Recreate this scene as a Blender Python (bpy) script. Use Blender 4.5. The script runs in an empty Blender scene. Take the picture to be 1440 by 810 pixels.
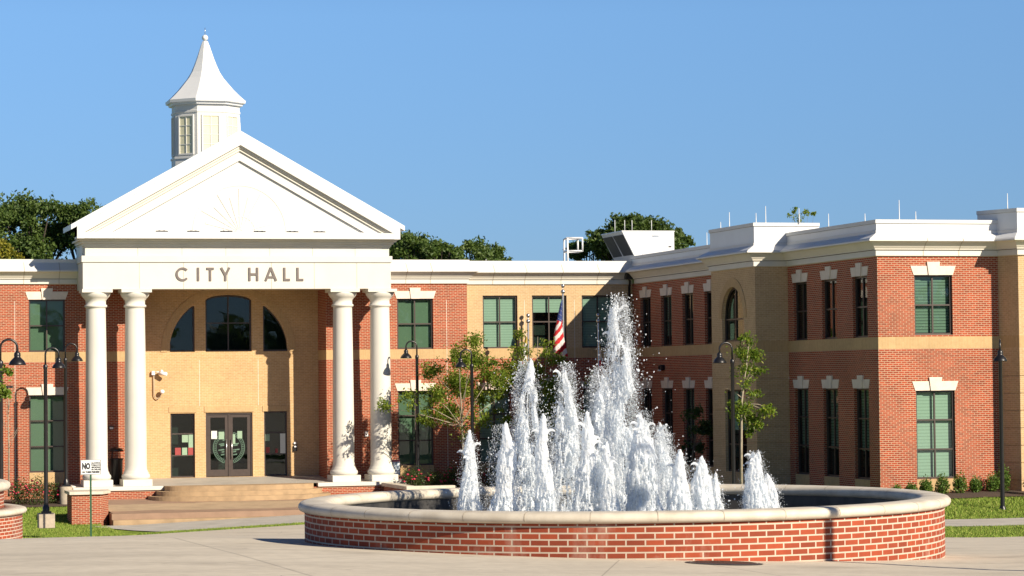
import bpy, bmesh, math, random
import numpy as np
from mathutils import Vector, Matrix, noise
R = math.radians
random.seed(7); rng = np.random.default_rng(7)
S = bpy.context.scene
C = S.collection

# ------------------------------------------------------------------ camera, sky, sun, exposure
F_PX, YAW, PITCH, ROLL = 3828.86, 0.267819, 0.0332417, 0.0106298
cam_d = bpy.data.cameras.new('camera'); cam = bpy.data.objects.new('camera', cam_d); C.objects.link(cam)
cam_d.sensor_width = 36; cam_d.lens = F_PX/1440*36; cam_d.clip_start = .5; cam_d.clip_end = 6000
cy, sy = math.cos(YAW), math.sin(YAW)
base = Matrix(((1,0,0),(0,0,-1),(0,1,0)))
Rz = Matrix(((cy,-sy,0),(sy,cy,0),(0,0,1)))
c_, s_ = math.cos(PITCH), math.sin(PITCH); Rx = Matrix(((1,0,0),(0,c_,s_),(0,-s_,c_)))
c_, s_ = math.cos(ROLL), math.sin(ROLL); Rr = Matrix(((c_,s_,0),(-s_,c_,0),(0,0,1)))
RM = Rr @ Rx @ base @ Rz
cam.matrix_world = Matrix(((RM[0][0],-RM[1][0],-RM[2][0],0),(RM[0][1],-RM[1][1],-RM[2][1],0),(RM[0][2],-RM[1][2],-RM[2][2],0),(0,0,0,1)))
S.camera = cam
S.render.engine = 'CYCLES'
S.render.resolution_x = 1024; S.render.resolution_y = 576

SUN_AZ, SUN_EL = R(32), R(28.5)       # azimuth: to the right of straight behind the camera
w = bpy.data.worlds.new('World'); S.world = w; w.use_nodes = True
nt = w.node_tree; nt.nodes.clear()
sky = nt.nodes.new('ShaderNodeTexSky'); sky.sky_type = 'NISHITA'; sky.sun_disc = False
sky.sun_elevation = SUN_EL; sky.sun_rotation = R(180) - SUN_AZ
sky.altitude = 3000; sky.air_density = 0.5; sky.dust_density = 0.0; sky.ozone_density = 4.5
bg = nt.nodes.new('ShaderNodeBackground'); bg.inputs[1].default_value = 0.12
wo = nt.nodes.new('ShaderNodeOutputWorld')
# the clear deep blue of the day, by height above the horizon (all round)
tc_ = nt.nodes.new('ShaderNodeTexCoord'); sx_ = nt.nodes.new('ShaderNodeSeparateXYZ'); nt.links.new(tc_.outputs['Generated'], sx_.inputs[0])
rp = nt.nodes.new('ShaderNodeValToRGB'); nt.links.new(sx_.outputs[2], rp.inputs[0])
el = rp.color_ramp.elements; el.new(.134); el.new(.28); el.new(.5)
for e_, (p_, c_) in zip(el, ((.02,(.44,.39,.325)), (.134,(.99,1.0,.82)), (.28,(.80,.86,.86)), (.5,(.62,.68,.74)), (1.0,(.58,.64,.72)))):
    e_.position = p_; e_.color = (*c_, 1)
tint = nt.nodes.new('ShaderNodeMix'); tint.data_type = 'RGBA'; tint.blend_type = 'MULTIPLY'; tint.inputs[0].default_value = 1
nt.links.new(sky.outputs[0], tint.inputs[6]); nt.links.new(rp.outputs[0], tint.inputs[7])
nt.links.new(tint.outputs[2], bg.inputs[0]); nt.links.new(bg.outputs[0], wo.inputs[0])
sl = bpy.data.lights.new('sun', 'SUN'); sl.energy = 5.0; sl.angle = R(.53); sl.color = (1, .88, .70)
so = bpy.data.objects.new('sun', sl); C.objects.link(so)
sd = Vector((math.sin(SUN_AZ)*math.cos(SUN_EL), -math.cos(SUN_AZ)*math.cos(SUN_EL), math.sin(SUN_EL)))
so.rotation_euler = sd.to_track_quat('Z', 'Y').to_euler()
S.view_settings.view_transform = 'Standard'; S.view_settings.look = 'None'
S.view_settings.exposure = 0.72; S.view_settings.gamma = 1; S.view_settings.use_curve_mapping = False
S.cycles.max_bounces = 8; S.cycles.transparent_max_bounces = 24

# ------------------------------------------------------------------ materials
MATS = {}
class NT:
    def __init__(s, name):
        s.m = bpy.data.materials.new(name); s.m.use_nodes = True
        s.t = s.m.node_tree; s.b = s.t.nodes['Principled BSDF']; s.o = s.t.nodes['Material Output']
        MATS[name] = s.m
    def n(s, typ, **k):
        x = s.t.nodes.new('ShaderNode'+typ)
        for a, v in k.items():
            if a.startswith('i_'):
                key = a[2:]; key = int(key) if key.isdigit() else key.replace('_', ' ')
                x.inputs[key].default_value = v
            else: setattr(x, a, v)
        return x
    def l(s, a, b): s.t.links.new(a, b)
    def mix(s, f, a, b, blend='MIX'):
        x = s.n('Mix', data_type='RGBA', blend_type=blend)
        for sock, v in ((x.inputs[0], f), (x.inputs[6], a), (x.inputs[7], b)):
            if isinstance(v, bpy.types.NodeSocket): s.l(v, sock)
            else: sock.default_value = v if isinstance(v, (int, float)) else (*v[:3], 1)
        return x.outputs[2]
    def math(s, op, a, b=0.0):
        x = s.n('Math', operation=op)
        for i, v in enumerate((a, b)):
            if isinstance(v, bpy.types.NodeSocket): s.l(v, x.inputs[i])
            else: x.inputs[i].default_value = v
        return x.outputs[0]
    def ramp(s, f, stops):
        x = s.n('ValToRGB'); s.l(f, x.inputs[0]); e = x.color_ramp.elements
        while len(e) < len(stops): e.new(.5)
        for i, (p, c) in enumerate(stops): e[i].position = p; e[i].color = (*c, 1)
        return x.outputs[0]
    def noise(s, scale, detail=4, vec=None, rough=.55):
        x = s.n('TexNoise', i_Scale=scale, i_Detail=detail, i_Roughness=rough)
        if vec is None: vec = s.n('TexCoord').outputs['Object']
        s.l(vec, x.inputs['Vector']); return x.outputs[0]
    def bump(s, h, strength=.3, dist=.01):
        x = s.n('Bump', i_Strength=strength, i_Distance=dist); s.l(h, x.inputs['Height'])
        s.l(x.outputs[0], s.b.inputs['Normal'])
    def set(s, col=None, rough=.6, metal=0, spec=.5):
        if col is not None:
            if isinstance(col, bpy.types.NodeSocket): s.l(col, s.b.inputs['Base Color'])
            else: s.b.inputs['Base Color'].default_value = (*col, 1)
        if isinstance(rough, bpy.types.NodeSocket): s.l(rough, s.b.inputs['Roughness'])
        else: s.b.inputs['Roughness'].default_value = rough
        s.b.inputs['Metallic'].default_value = metal; s.b.inputs['Specular IOR Level'].default_value = spec
        return s.m

def brick_mat(name, c1, c2, mortar, uv=False, bw=.203, bh=.0677, ms=.0105, dirt=.35, soldier=False):
    k = NT(name)
    if uv:
        vec = k.n('TexCoord').outputs['UV']
    else:
        tc = k.n('TexCoord'); sp = k.n('SeparateXYZ'); k.l(tc.outputs['Object'], sp.inputs[0])
        g = k.n('NewGeometry'); sn = k.n('SeparateXYZ'); k.l(g.outputs['True Normal'], sn.inputs[0])
        ax = k.math('ABSOLUTE', sn.outputs[0]); sel = k.math('GREATER_THAN', ax, .7)
        u = k.math('ADD', k.math('MULTIPLY', sp.outputs[1], sel), k.math('MULTIPLY', sp.outputs[0], k.math('SUBTRACT', 1.0, sel)))
        cb = k.n('CombineXYZ'); k.l(u, cb.inputs[0]); k.l(sp.outputs[2], cb.inputs[1])
        vec = cb.outputs[0]
    b = k.n('TexBrick', offset=.5, i_Scale=1.0, i_Mortar_Size=ms, i_Mortar_Smooth=.25, i_Bias=-.1, i_Brick_Width=bw, i_Row_Height=bh)
    b.inputs['Color1'].default_value = (*c1, 1); b.inputs['Color2'].default_value = (*c2, 1); b.inputs['Mortar'].default_value = (*mortar, 1)
    k.l(vec, b.inputs['Vector'])
    n1 = k.noise(.55, 5); n2 = k.noise(9, 3)
    col = k.mix(dirt, b.outputs[0], k.ramp(n1, [(.3, (.62,.6,.58)), (.7, (1.18,1.16,1.12))]), 'MULTIPLY')
    col = k.mix(.3, col, k.ramp(n2, [(.3, (.7,.7,.7)), (.7, (1.2,1.2,1.2))]), 'MULTIPLY')
    if uv:
        mp = k.n('Mapping'); mp.inputs['Scale'].default_value = (1.4, 1.4, .5); k.l(k.n('TexCoord').outputs['Object'], mp.inputs[0])
        st_ = k.ramp(k.noise(1.6, 7, mp.outputs[0], .65), [(.56, (0,0,0)), (.74, (.42,.42,.42))]); col = k.mix(st_, col, (.50,.42,.35))
    k.bump(k.math('SUBTRACT', 1.0, b.outputs[1]), .5, .006)
    return k.set(col, .85, spec=.25)
brick_mat('red_brick', (.36,.064,.025), (.215,.043,.020), (.47,.33,.23))
brick_mat('red_brick_curved', (.32,.064,.028), (.20,.042,.022), (.50,.42,.34), uv=True, ms=.0095)
brick_mat('tan_brick', (.52,.36,.195), (.46,.31,.165), (.58,.44,.28))
brick_mat('gold_brick', (.53,.345,.165), (.46,.295,.135), (.58,.43,.27))
brick_mat('tan_band', (.50,.345,.18), (.47,.32,.165), (.52,.39,.22), bw=.10, bh=.62, ms=.006)

def plain(name, col, rough=.6, metal=0, var=.25, scale=3, spec=.5, bump=0, col2=None, stretch=None):
    k = NT(name); vec = None
    if stretch:
        mp = k.n('Mapping'); mp.inputs['Scale'].default_value = stretch; k.l(k.n('TexCoord').outputs['Object'], mp.inputs[0]); vec = mp.outputs[0]
    nz = k.noise(scale, 6, vec)
    if col2 is None: col2 = tuple(c*(1-var) for c in col)
    c = k.ramp(nz, [(.32, col2), (.62, col)])
    if bump: k.bump(k.noise(scale*12, 4), bump, .01)
    return k.set(c, rough, metal, spec)
plain('white_stone', (.62,.60,.545), .7, var=.07, scale=.9, bump=.05)
plain('white_panel', (.615,.61,.59), .55, var=.04, scale=.7)
plain('cream_stone', (.66,.62,.54), .7, var=.07, scale=1.1, bump=.05)
plain('white_metal', (.63,.645,.66), .4, var=.05, scale=1.5)
plain('roof_metal', (.62,.66,.68), .45, var=.08, scale=1.5)
plain('lintel_stone', (.70,.61,.52), .8, var=.12, scale=5, bump=.2)
plain('panel_seam', (.36,.33,.27), .8)
plain('dark_joint', (.16,.14,.12), .8)
plain('flat_roof', (.30,.30,.29), .9, var=.2)
plain('bronze_frame', (.050,.034,.028), .45, var=.2, scale=6)
plain('letter_metal', (.15,.125,.115), .45, var=.15, scale=8)
plain('black_paint', (.010,.010,.012), .35, var=.3, scale=9)
plain('coping_stone', (.60,.55,.46), .65, var=.16, scale=3.5, bump=.12, col2=(.47,.42,.34))
plain('concrete_pad', (.40,.34,.26), .85, var=.25, scale=6, bump=.2)
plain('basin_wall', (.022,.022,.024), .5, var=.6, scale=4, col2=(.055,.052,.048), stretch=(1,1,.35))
plain('soil', (.07,.045,.03), .95, var=.4, scale=14, bump=.5)
plain('interior_dark', (.03,.035,.035), .9, var=.3)
plain('ceiling_plaster', (.38,.28,.17), .9)
plain('steel', (.55,.56,.57), .28, .9, var=.08)
plain('post_green', (.012,.075,.03), .4, var=.2)
plain('sign_white', (.78,.80,.80), .5, var=.04)
plain('sign_black', (.02,.02,.022), .5)
plain('coil_dark', (.05,.05,.055), .6, var=.4, scale=20)
plain('camera_white', (.8,.8,.8), .4, var=.04)
plain('paper_white', (.62,.66,.60), .8, var=.08, scale=20)
plain('paper_green', (.26,.38,.27), .8, var=.15, scale=25)
plain('paper_red', (.30,.045,.045), .7, var=.2, scale=25)
plain('flag_red', (.70,.03,.04), .8, var=.15)
plain('flag_white', (.84,.83,.82), .8, var=.08)
plain('flag_blue', (.06,.10,.34), .8, var=.15)
plain('flag_yellow', (.55,.45,.04), .8, var=.2)
plain('rust_iron', (.055,.022,.014), .7, var=.4, scale=9, bump=.3)
plain('cupola_pane', (.66,.63,.44), .6, var=.06)
plain('seal_white', (.09,.17,.12), .6, var=.3, scale=9)

for nm_ in ('flag_red','flag_white','flag_blue','flag_yellow'):
    t_ = MATS[nm_].node_tree; p_ = t_.nodes['Principled BSDF']; tl = t_.nodes.new('ShaderNodeBsdfTranslucent'); mx_ = t_.nodes.new('ShaderNodeMixShader'); mx_.inputs[0].default_value = .45
    t_.links.new(p_.inputs['Base Color'].links[0].from_socket, tl.inputs[0]); t_.links.new(p_.outputs[0], mx_.inputs[1]); t_.links.new(tl.outputs[0], mx_.inputs[2]); t_.links.new(mx_.outputs[0], t_.nodes['Material Output'].inputs[0])
# poster: pale blue print under a red strip
k = NT('poster_print'); sp = k.n('SeparateXYZ'); k.l(k.n('TexCoord').outputs['Generated'], sp.inputs[0])
n_ = k.noise(9, 3)
c = k.ramp(n_, [(.38, (.10,.16,.28)), (.48, (.55,.66,.76)), (.62, (.8,.82,.84))])
c = k.mix(k.math('GREATER_THAN', sp.outputs[2], .86), c, (.5,.12,.14)); k.set(c, .5)

# glass and blinds
k = NT('window_glass')
fr = k.n('LayerWeight', i_Blend=.5); fz = k.math('ADD', .045, k.math('MULTIPLY', .9, k.math('POWER', fr.outputs[1], 5.0))); tr = k.n('BsdfTransparent'); tr.inputs[0].default_value = (.50,.64,.57,1)
gl = k.n('BsdfGlossy', i_Roughness=.015); gl.inputs[0].default_value = (.92,.97,1,1)
nb = k.n('Bump', i_Strength=.02, i_Distance=.05); k.l(k.noise(1.3, 2), nb.inputs['Height']); k.l(nb.outputs[0], gl.inputs['Normal'])
mx = k.n('MixShader'); k.l(fz, mx.inputs[0]); k.l(tr.outputs[0], mx.inputs[1]); k.l(gl.outputs[0], mx.inputs[2]); k.l(mx.outputs[0], k.o.inputs[0])
def blind_mat(name, a, b, per):
    k = NT(name); sp = k.n('SeparateXYZ'); k.l(k.n('TexCoord').outputs['Object'], sp.inputs[0])
    f = k.math('FRACT', k.math('DIVIDE', sp.outputs[2], per))
    c = k.ramp(f, [(0, b), (.25, a), (.8, a), (1, b)]); k.set(c, .7)
blind_mat('blind_slats', (.72,.72,.69), (.50,.51,.48), .11)
blind_mat('blind_open', (.34,.38,.34), (.06,.07,.065), .10)
plain('blind_shade', (.25,.29,.225), .8, var=.06, scale=.8)

def leaf_mat(name, dark, light, trans=.35, yellow=None):
    k = NT(name); g = k.n('NewGeometry'); r = g.outputs['Random Per Island']
    st = [(0, dark), (.75, light)]
    if yellow: st.append((1, yellow))
    c = k.ramp(r, st)
    c = k.mix(.6, c, k.ramp(k.noise(.9, 3), [(.3, (.55,.6,.55)), (.7, (1.25,1.2,1.1))]), 'MULTIPLY')
    k.set(c, .5, spec=.3); t = k.n('BsdfTranslucent'); k.l(k.mix(.5, c, (.16,.26,.02)), t.inputs[0])
    m = k.n('MixShader', i_0=trans); k.l(k.b.outputs[0], m.inputs[1]); k.l(t.outputs[0], m.inputs[2]); k.l(m.outputs[0], k.o.inputs[0])
leaf_mat('leaf_courtyard', (.11,.185,.02), (.25,.34,.045), .52, (.36,.38,.07))
leaf_mat('leaf_bright', (.09,.17,.018), (.20,.28,.03), .45, (.30,.30,.05))
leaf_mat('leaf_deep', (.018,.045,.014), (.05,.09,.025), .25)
leaf_mat('leaf_oak', (.04,.08,.02), (.11,.165,.042), .32)
leaf_mat('leaf_pine', (.025,.055,.012), (.075,.115,.025), .2)
leaf_mat('leaf_gold', (.16,.17,.02), (.30,.27,.03), .4)
leaf_mat('leaf_shrub', (.05,.11,.02), (.14,.23,.04), .35)
leaf_mat('leaf_rose', (.025,.055,.016), (.08,.11,.03), .3)
plain('rose_petal', (.50,.025,.07), .6, var=.4, scale=30)
plain('bark', (.16,.12,.085), .9, var=.4, scale=9, bump=.5)
plain('bark_pale', (.34,.29,.22), .9, var=.35, scale=9, bump=.4)
plain('bark_dark', (.045,.035,.027), .9, var=.4, scale=7, bump=.5)

# lawn, concrete, stained terrace
k = NT('lawn'); n1 = k.noise(.35, 5); n2 = k.noise(14, 4)
c = k.ramp(n1, [(.3, (.12,.19,.022)), (.7, (.22,.30,.045))])
c = k.mix(.6, c, k.ramp(n2, [(.3, (.55,.55,.5)), (.7, (1.3,1.28,1.15))]), 'MULTIPLY'); k.bump(n2, .8, .05); k.set(c, .9, spec=.15)
k = NT('grass_blade'); r = k.n('NewGeometry').outputs['Random Per Island']
k.set(k.ramp(r, [(0, (.09,.15,.018)), (.7, (.20,.28,.042)), (1, (.32,.32,.09))]), .7, spec=.2)
k = NT('plaza_concrete'); tcv = k.n('TexCoord').outputs['Object']
mp = k.n('Mapping'); mp.inputs['Scale'].default_value = (.25,.8,1); mp.inputs['Rotation'].default_value = (0,0,R(-14)); k.l(tcv, mp.inputs[0])
n1 = k.noise(1.1, 6, mp.outputs[0], .6); n2 = k.noise(7, 5); n3 = k.noise(60, 3)
c = k.ramp(n1, [(.28, (.44,.395,.32)), (.5, (.54,.485,.395)), (.72, (.58,.525,.43))])
c = k.mix(.4, c, k.ramp(n2, [(.3, (.75,.74,.73)), (.65, (1.1,1.1,1.1))]), 'MULTIPLY')
vo = k.n('TexVoronoi', feature='DISTANCE_TO_EDGE', i_Scale=.23); wv = k.n('Vector' if False else 'Mapping'); k.l(tcv, wv.inputs[0])
ds = k.mix(.12, wv.outputs[0], k.n('TexNoise', i_Scale=1.5).outputs[1]); k.l(ds, vo.inputs['Vector'])
c = k.mix(k.math('MULTIPLY', k.math('LESS_THAN', vo.outputs[0], .0016), .4), c, (.12,.10,.085))
n4 = k.noise(.55, 4); c = k.mix(k.ramp(n4, [(.56, (0,0,0)), (.68, (.4,.4,.4))]), c, (.22,.19,.155))
n5 = k.noise(2.6, 3); c = k.mix(k.ramp(n5, [(.70, (0,0,0)), (.74, (.5,.5,.5))]), c, (.19,.16,.13))
bk = k.n('TexBrick', offset=0.0, i_Scale=1.0, i_Mortar_Size=.02, i_Brick_Width=4.6, i_Row_Height=4.6); k.l(tcv, bk.inputs['Vector'])
c = k.mix(k.math('MULTIPLY', bk.outputs[1], .32), c, (.10,.09,.08))
k.bump(n3, .25, .01); k.set(c, .85, spec=.3)
plain('walk_concrete', (.42,.40,.36), .85, var=.18, scale=1.2, bump=.15)
plain('floor_concrete', (.40,.38,.34), .8, var=.18, scale=1.4, bump=.1)
plain('terrace_tan', (.42,.31,.20), .8, var=.22, scale=1.6, bump=.15)
plain('terrace_brown', (.29,.19,.13), .8, var=.2, scale=1.8, bump=.15)
plain('step_stone', (.39,.27,.155), .8, var=.3, scale=2.2, bump=.15)

# fountain water
k = NT('foam')
n_ = k.noise(9, 3)
k.set((.95,.97,.985), .3, spec=.4)
t = k.n('BsdfTranslucent'); t.inputs[0].default_value = (.88,.94,1.0,1)
m = k.n('MixShader', i_0=.5); k.l(k.b.outputs[0], m.inputs[1]); k.l(t.outputs[0], m.inputs[2])
tp = k.n('BsdfTransparent'); m2 = k.n('MixShader'); k.l(k.ramp(n_, [(.35, (.06,.06,.06)), (.65, (.36,.36,.36))]), m2.inputs[0])
k.l(m.outputs[0], m2.inputs[1]); k.l(tp.outputs[0], m2.inputs[2]); k.l(m2.outputs[0], k.o.inputs[0])
k = NT('pool_water'); k.bump(k.noise(7, 4), .9, .05)
k.set((.03,.04,.05), .06, spec=.8)

# ------------------------------------------------------------------ helpers
class MB:
    def __init__(s): s.v = []; s.f = []; s.mi = []; s.mn = []; s.uv = {}; s.smooth = []
    def m(s, name):
        if name not in s.mn: s.mn.append(name)
        return s.mn.index(name)
    def poly(s, pts, mat, sm=False, uv=None):
        i = len(s.v); s.v += [tuple(p) for p in pts]; 
        if uv: s.uv[len(s.f)] = uv
        s.f.append(tuple(range(i, i+len(pts)))); s.mi.append(s.m(mat)); s.smooth.append(sm)
    def box(s, x0, x1, y0, y1, z0, z1, mat):
        i = len(s.v)
        s.v += [(x0,y0,z0),(x1,y0,z0),(x1,y1,z0),(x0,y1,z0),(x0,y0,z1),(x1,y0,z1),(x1,y1,z1),(x0,y1,z1)]
        for q in ((3,2,1,0),(4,5,6,7),(0,1,5,4),(1,2,6,5),(2,3,7,6),(3,0,4,7)):
            s.f.append(tuple(i+a for a in q)); s.mi.append(s.m(mat)); s.smooth.append(False)
    def prism(s, pts2, y0, y1, mat):            # polygon in (x,z) extruded along y
        n = len(pts2); i = len(s.v)
        s.v += [(x, y0, z) for x, z in pts2] + [(x, y1, z) for x, z in pts2]
        fs = [tuple(range(i, i+n)), tuple(range(i+2*n-1, i+n-1, -1))] + [(i+(a+1)%n, i+a, i+n+a, i+n+(a+1)%n) for a in range(n)]
        for q in fs: s.f.append(q); s.mi.append(s.m(mat)); s.smooth.append(False)
    def lathe(s, prof, cx, cy, mat, n=32, sm=True, a0=0, a1=2*math.pi, rot=0, uvR=None):
        full = abs(a1-a0-2*math.pi) < 1e-6; cnt = n if full else n+1
        i = len(s.v)
        for r, z in prof:
            for k in range(cnt):
                a = a0+(a1-a0)*k/n+rot; s.v.append((cx+r*math.cos(a), cy+r*math.sin(a), z))
        for j in range(len(prof)-1):
            for k in range(n):
                k2 = (k+1) % cnt
                if uvR: s.uv[len(s.f)] = [(a_*uvR, z_) for a_, z_ in ((a0+(a1-a0)*k/n, prof[j][1]), (a0+(a1-a0)*(k+1)/n, prof[j][1]), (a0+(a1-a0)*(k+1)/n, prof[j+1][1]), (a0+(a1-a0)*k/n, prof[j+1][1]))]
                s.f.append((i+j*cnt+k, i+j*cnt+k2, i+(j+1)*cnt+k2, i+(j+1)*cnt+k)); s.mi.append(s.m(mat)); s.smooth.append(sm)
    def tube(s, pts, r, mat, n=8):
        pts = [Vector(p) for p in pts]; i = len(s.v); rr = r if isinstance(r, (list, tuple)) else [r]*len(pts)
        for a, p in enumerate(pts):
            d = (pts[min(a+1, len(pts)-1)]-pts[max(a-1, 0)]).normalized()
            u = d.cross(Vector((.13,.31,.94)) if abs(d.z) < .9 else Vector((1,.2,0))).normalized(); v = d.cross(u)
            for k in range(n):
                t = 2*math.pi*k/n; s.v.append(tuple(p+(u*math.cos(t)+v*math.sin(t))*rr[a]))
        for a in range(len(pts)-1):
            for k in range(n):
                s.f.append((i+a*n+k, i+a*n+(k+1)%n, i+(a+1)*n+(k+1)%n, i+(a+1)*n+k)); s.mi.append(s.m(mat)); s.smooth.append(True)
        for e in (0, len(pts)-1):
            s.f.append(tuple(i+e*n+k for k in range(n))); s.mi.append(s.m(mat)); s.smooth.append(False)
    def build(s, name, parent=None, rel=True, bevel=0):
        me = bpy.data.meshes.new(name)
        off = Vector((0,0,0))
        if parent is not None and rel:
            p = parent
            while p: off += p.location; p = p.parent
        me.from_pydata([tuple(Vector(v)-off) for v in s.v], [], s.f)
        for n in s.mn: me.materials.append(MATS[n])
        me.polygons.foreach_set('material_index', s.mi); me.polygons.foreach_set('use_smooth', s.smooth)
        if s.uv:
            ul = me.uv_layers.new(name='uv')
            for fi, uvs in s.uv.items():
                for li, q in zip(me.polygons[fi].loop_indices, uvs): ul.data[li].uv = q
        me.update(); me.validate()
        bm = bmesh.new(); bm.from_mesh(me)
        bmesh.ops.recalc_face_normals(bm, faces=bm.faces[:]); bm.to_mesh(me); bm.free()
        o = bpy.data.objects.new(name, me); C.objects.link(o)
        if parent: o.parent = parent
        if bevel:
            b = o.modifiers.new('bevel', 'BEVEL'); b.width = bevel; b.segments = 2; b.limit_method = 'ANGLE'
        return o
def tag(o, label=None, cat=None, group=None, kind=None):
    for a, v in (('label', label), ('category', cat), ('group', group), ('kind', kind)):
        if v: o[a] = v
    return o
def thing(name, loc, label, cat, group=None):
    o = bpy.data.objects.new(name, None); o.empty_display_size = .3; C.objects.link(o); o.location = loc
    return tag(o, label, cat, group)
def copy_tree(o, loc=None, rot=None, parent=None):
    c = o.copy(); C.objects.link(c)
    if parent: c.parent = parent
    if loc is not None: c.location = loc
    if rot is not None: c.rotation_euler = (0, 0, rot)
    for ch in [x for x in bpy.data.objects if x.parent == o]: copy_tree(ch, parent=c)
    return c
def lerp(a, pts):
    if a <= pts[0][0]: return pts[0][1]
    for (x0, y0), (x1, y1) in zip(pts, pts[1:]):
        if a <= x1: return y0+(y1-y0)*(a-x0)/(x1-x0)
    return pts[-1][1]

# ------------------------------------------------------------------ ground
GL = [(0,-1.5),(20,-1.62),(27,-1.72),(32,-1.82),(45,-2.54),(55,-3.10),(93,-5.22),(95,-5.26),(100.4,-5.26),(104,-4.98),(107,-4.74),(110,-4.62),(140,-4.5)]
GR = [(0,-1.7),(20,-1.86),(27,-2.06),(30,-2.2),(45,-3.0),(67,-4.40),(73,-4.47),(77.5,-4.50),(84,-3.97),(90,-3.97),(140,-4.0)]
def ground(x, y):
    q = min(max((x/max(y, 8)-.13)/.34, 0), 1)
    z = (1-q)*lerp(y, GL)+q*lerp(y, GR)
    if 11.9 < x < 23.9 and 100.36 < y < 112: z -= .9
    return z
def axis(ranges):
    out = []
    for a, b, st in ranges: out += list(np.arange(a, b, st))
    return out+[ranges[-1][1]]
xs = axis([(-2500,-300,550),(-300,-40,65),(-40,-4,6),(-4,50,.75),(50,80,6),(80,400,80),(400,2600,550)])
ys = axis([(-2500,-200,575),(-200,0,40),(0,20,2.5),(20,115,.75),(115,150,5),(150,500,70),(500,4000,700)])
V = [(x, y, ground(x, y)) for y in ys for x in xs]; nx = len(xs)
me = bpy.data.meshes.new('ground')
me.from_pydata(V, [], [(j*nx+i, j*nx+i+1, (j+1)*nx+i+1, (j+1)*nx+i) for j in range(len(ys)-1) for i in range(nx-1)])
me.materials.append(MATS['lawn']); me.polygons.foreach_set('use_smooth', [True]*len(me.polygons))
o = bpy.data.objects.new('ground', me); C.objects.link(o); tag(o, kind='structure')
def sheet(name, xl, xr, y0, y1, mat, dz, st=.75, nx=60):
    v = []; f = []; ny = max(2, int((y1-y0)/st))
    for j in range(ny+1):
        y = y0+(y1-y0)*j/ny; a, b = xl(y), xr(y)
        for i in range(nx+1):
            x = a+(b-a)*i/nx; v.append((x, y, ground(x, y)+dz))
    for j in range(ny):
        for i in range(nx): a = j*(nx+1)+i; f.append((a, a+1, a+nx+2, a+nx+1))
    me = bpy.data.meshes.new(name); me.from_pydata(v, [], f); me.materials.append(MATS[mat])
    me.polygons.foreach_set('use_smooth', [True]*len(f))
    o = bpy.data.objects.new(name, me); C.objects.link(o); tag(o, kind='structure'); return o
XR = lambda y: max(.36*y, 10)              # where the plaza's left tongue turns into lawn beyond the fountain
sheet('plaza', lambda y: -40, lambda y: 60, -30, 66.5, 'plaza_concrete', .02, .75, 130)
sheet('plaza_far_side', lambda y: -20, lambda y: .30*y+1.5, 66.5, 92.6, 'plaza_concrete', .02, .75, 60)
sheet('sidewalk', lambda y: 13.3-(y-94.6)*.35, lambda y: 33, 94.6, 100.35, 'walk_concrete', .03, .5, 50)
sheet('path', lambda y: 24, lambda y: 70, 73.0, 77.2, 'walk_concrete', .03, .5, 60)

# ------------------------------------------------------------------ the city hall
hall = thing('city_hall', (18.3, 110, -4.3), 'two storey red and tan brick city hall with white columned portico and cupola', 'building')
TOPW = 4.0; BOT = -5.6
class Plane:
    def __init__(s, o, u, n): s.o = Vector(o); s.u = Vector(u); s.n = Vector(n)
    def p(s, a, d, z): q = s.o+s.u*a+s.n*d; return (q.x, q.y, z)
PF = lambda y: Plane((0, y, 0), (1,0,0), (0,-1,0))          # faces the camera, a = X
PW = lambda x: Plane((x, 0, 0), (0,-1,0), (-1,0,0))         # faces left, a = -Y

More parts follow.
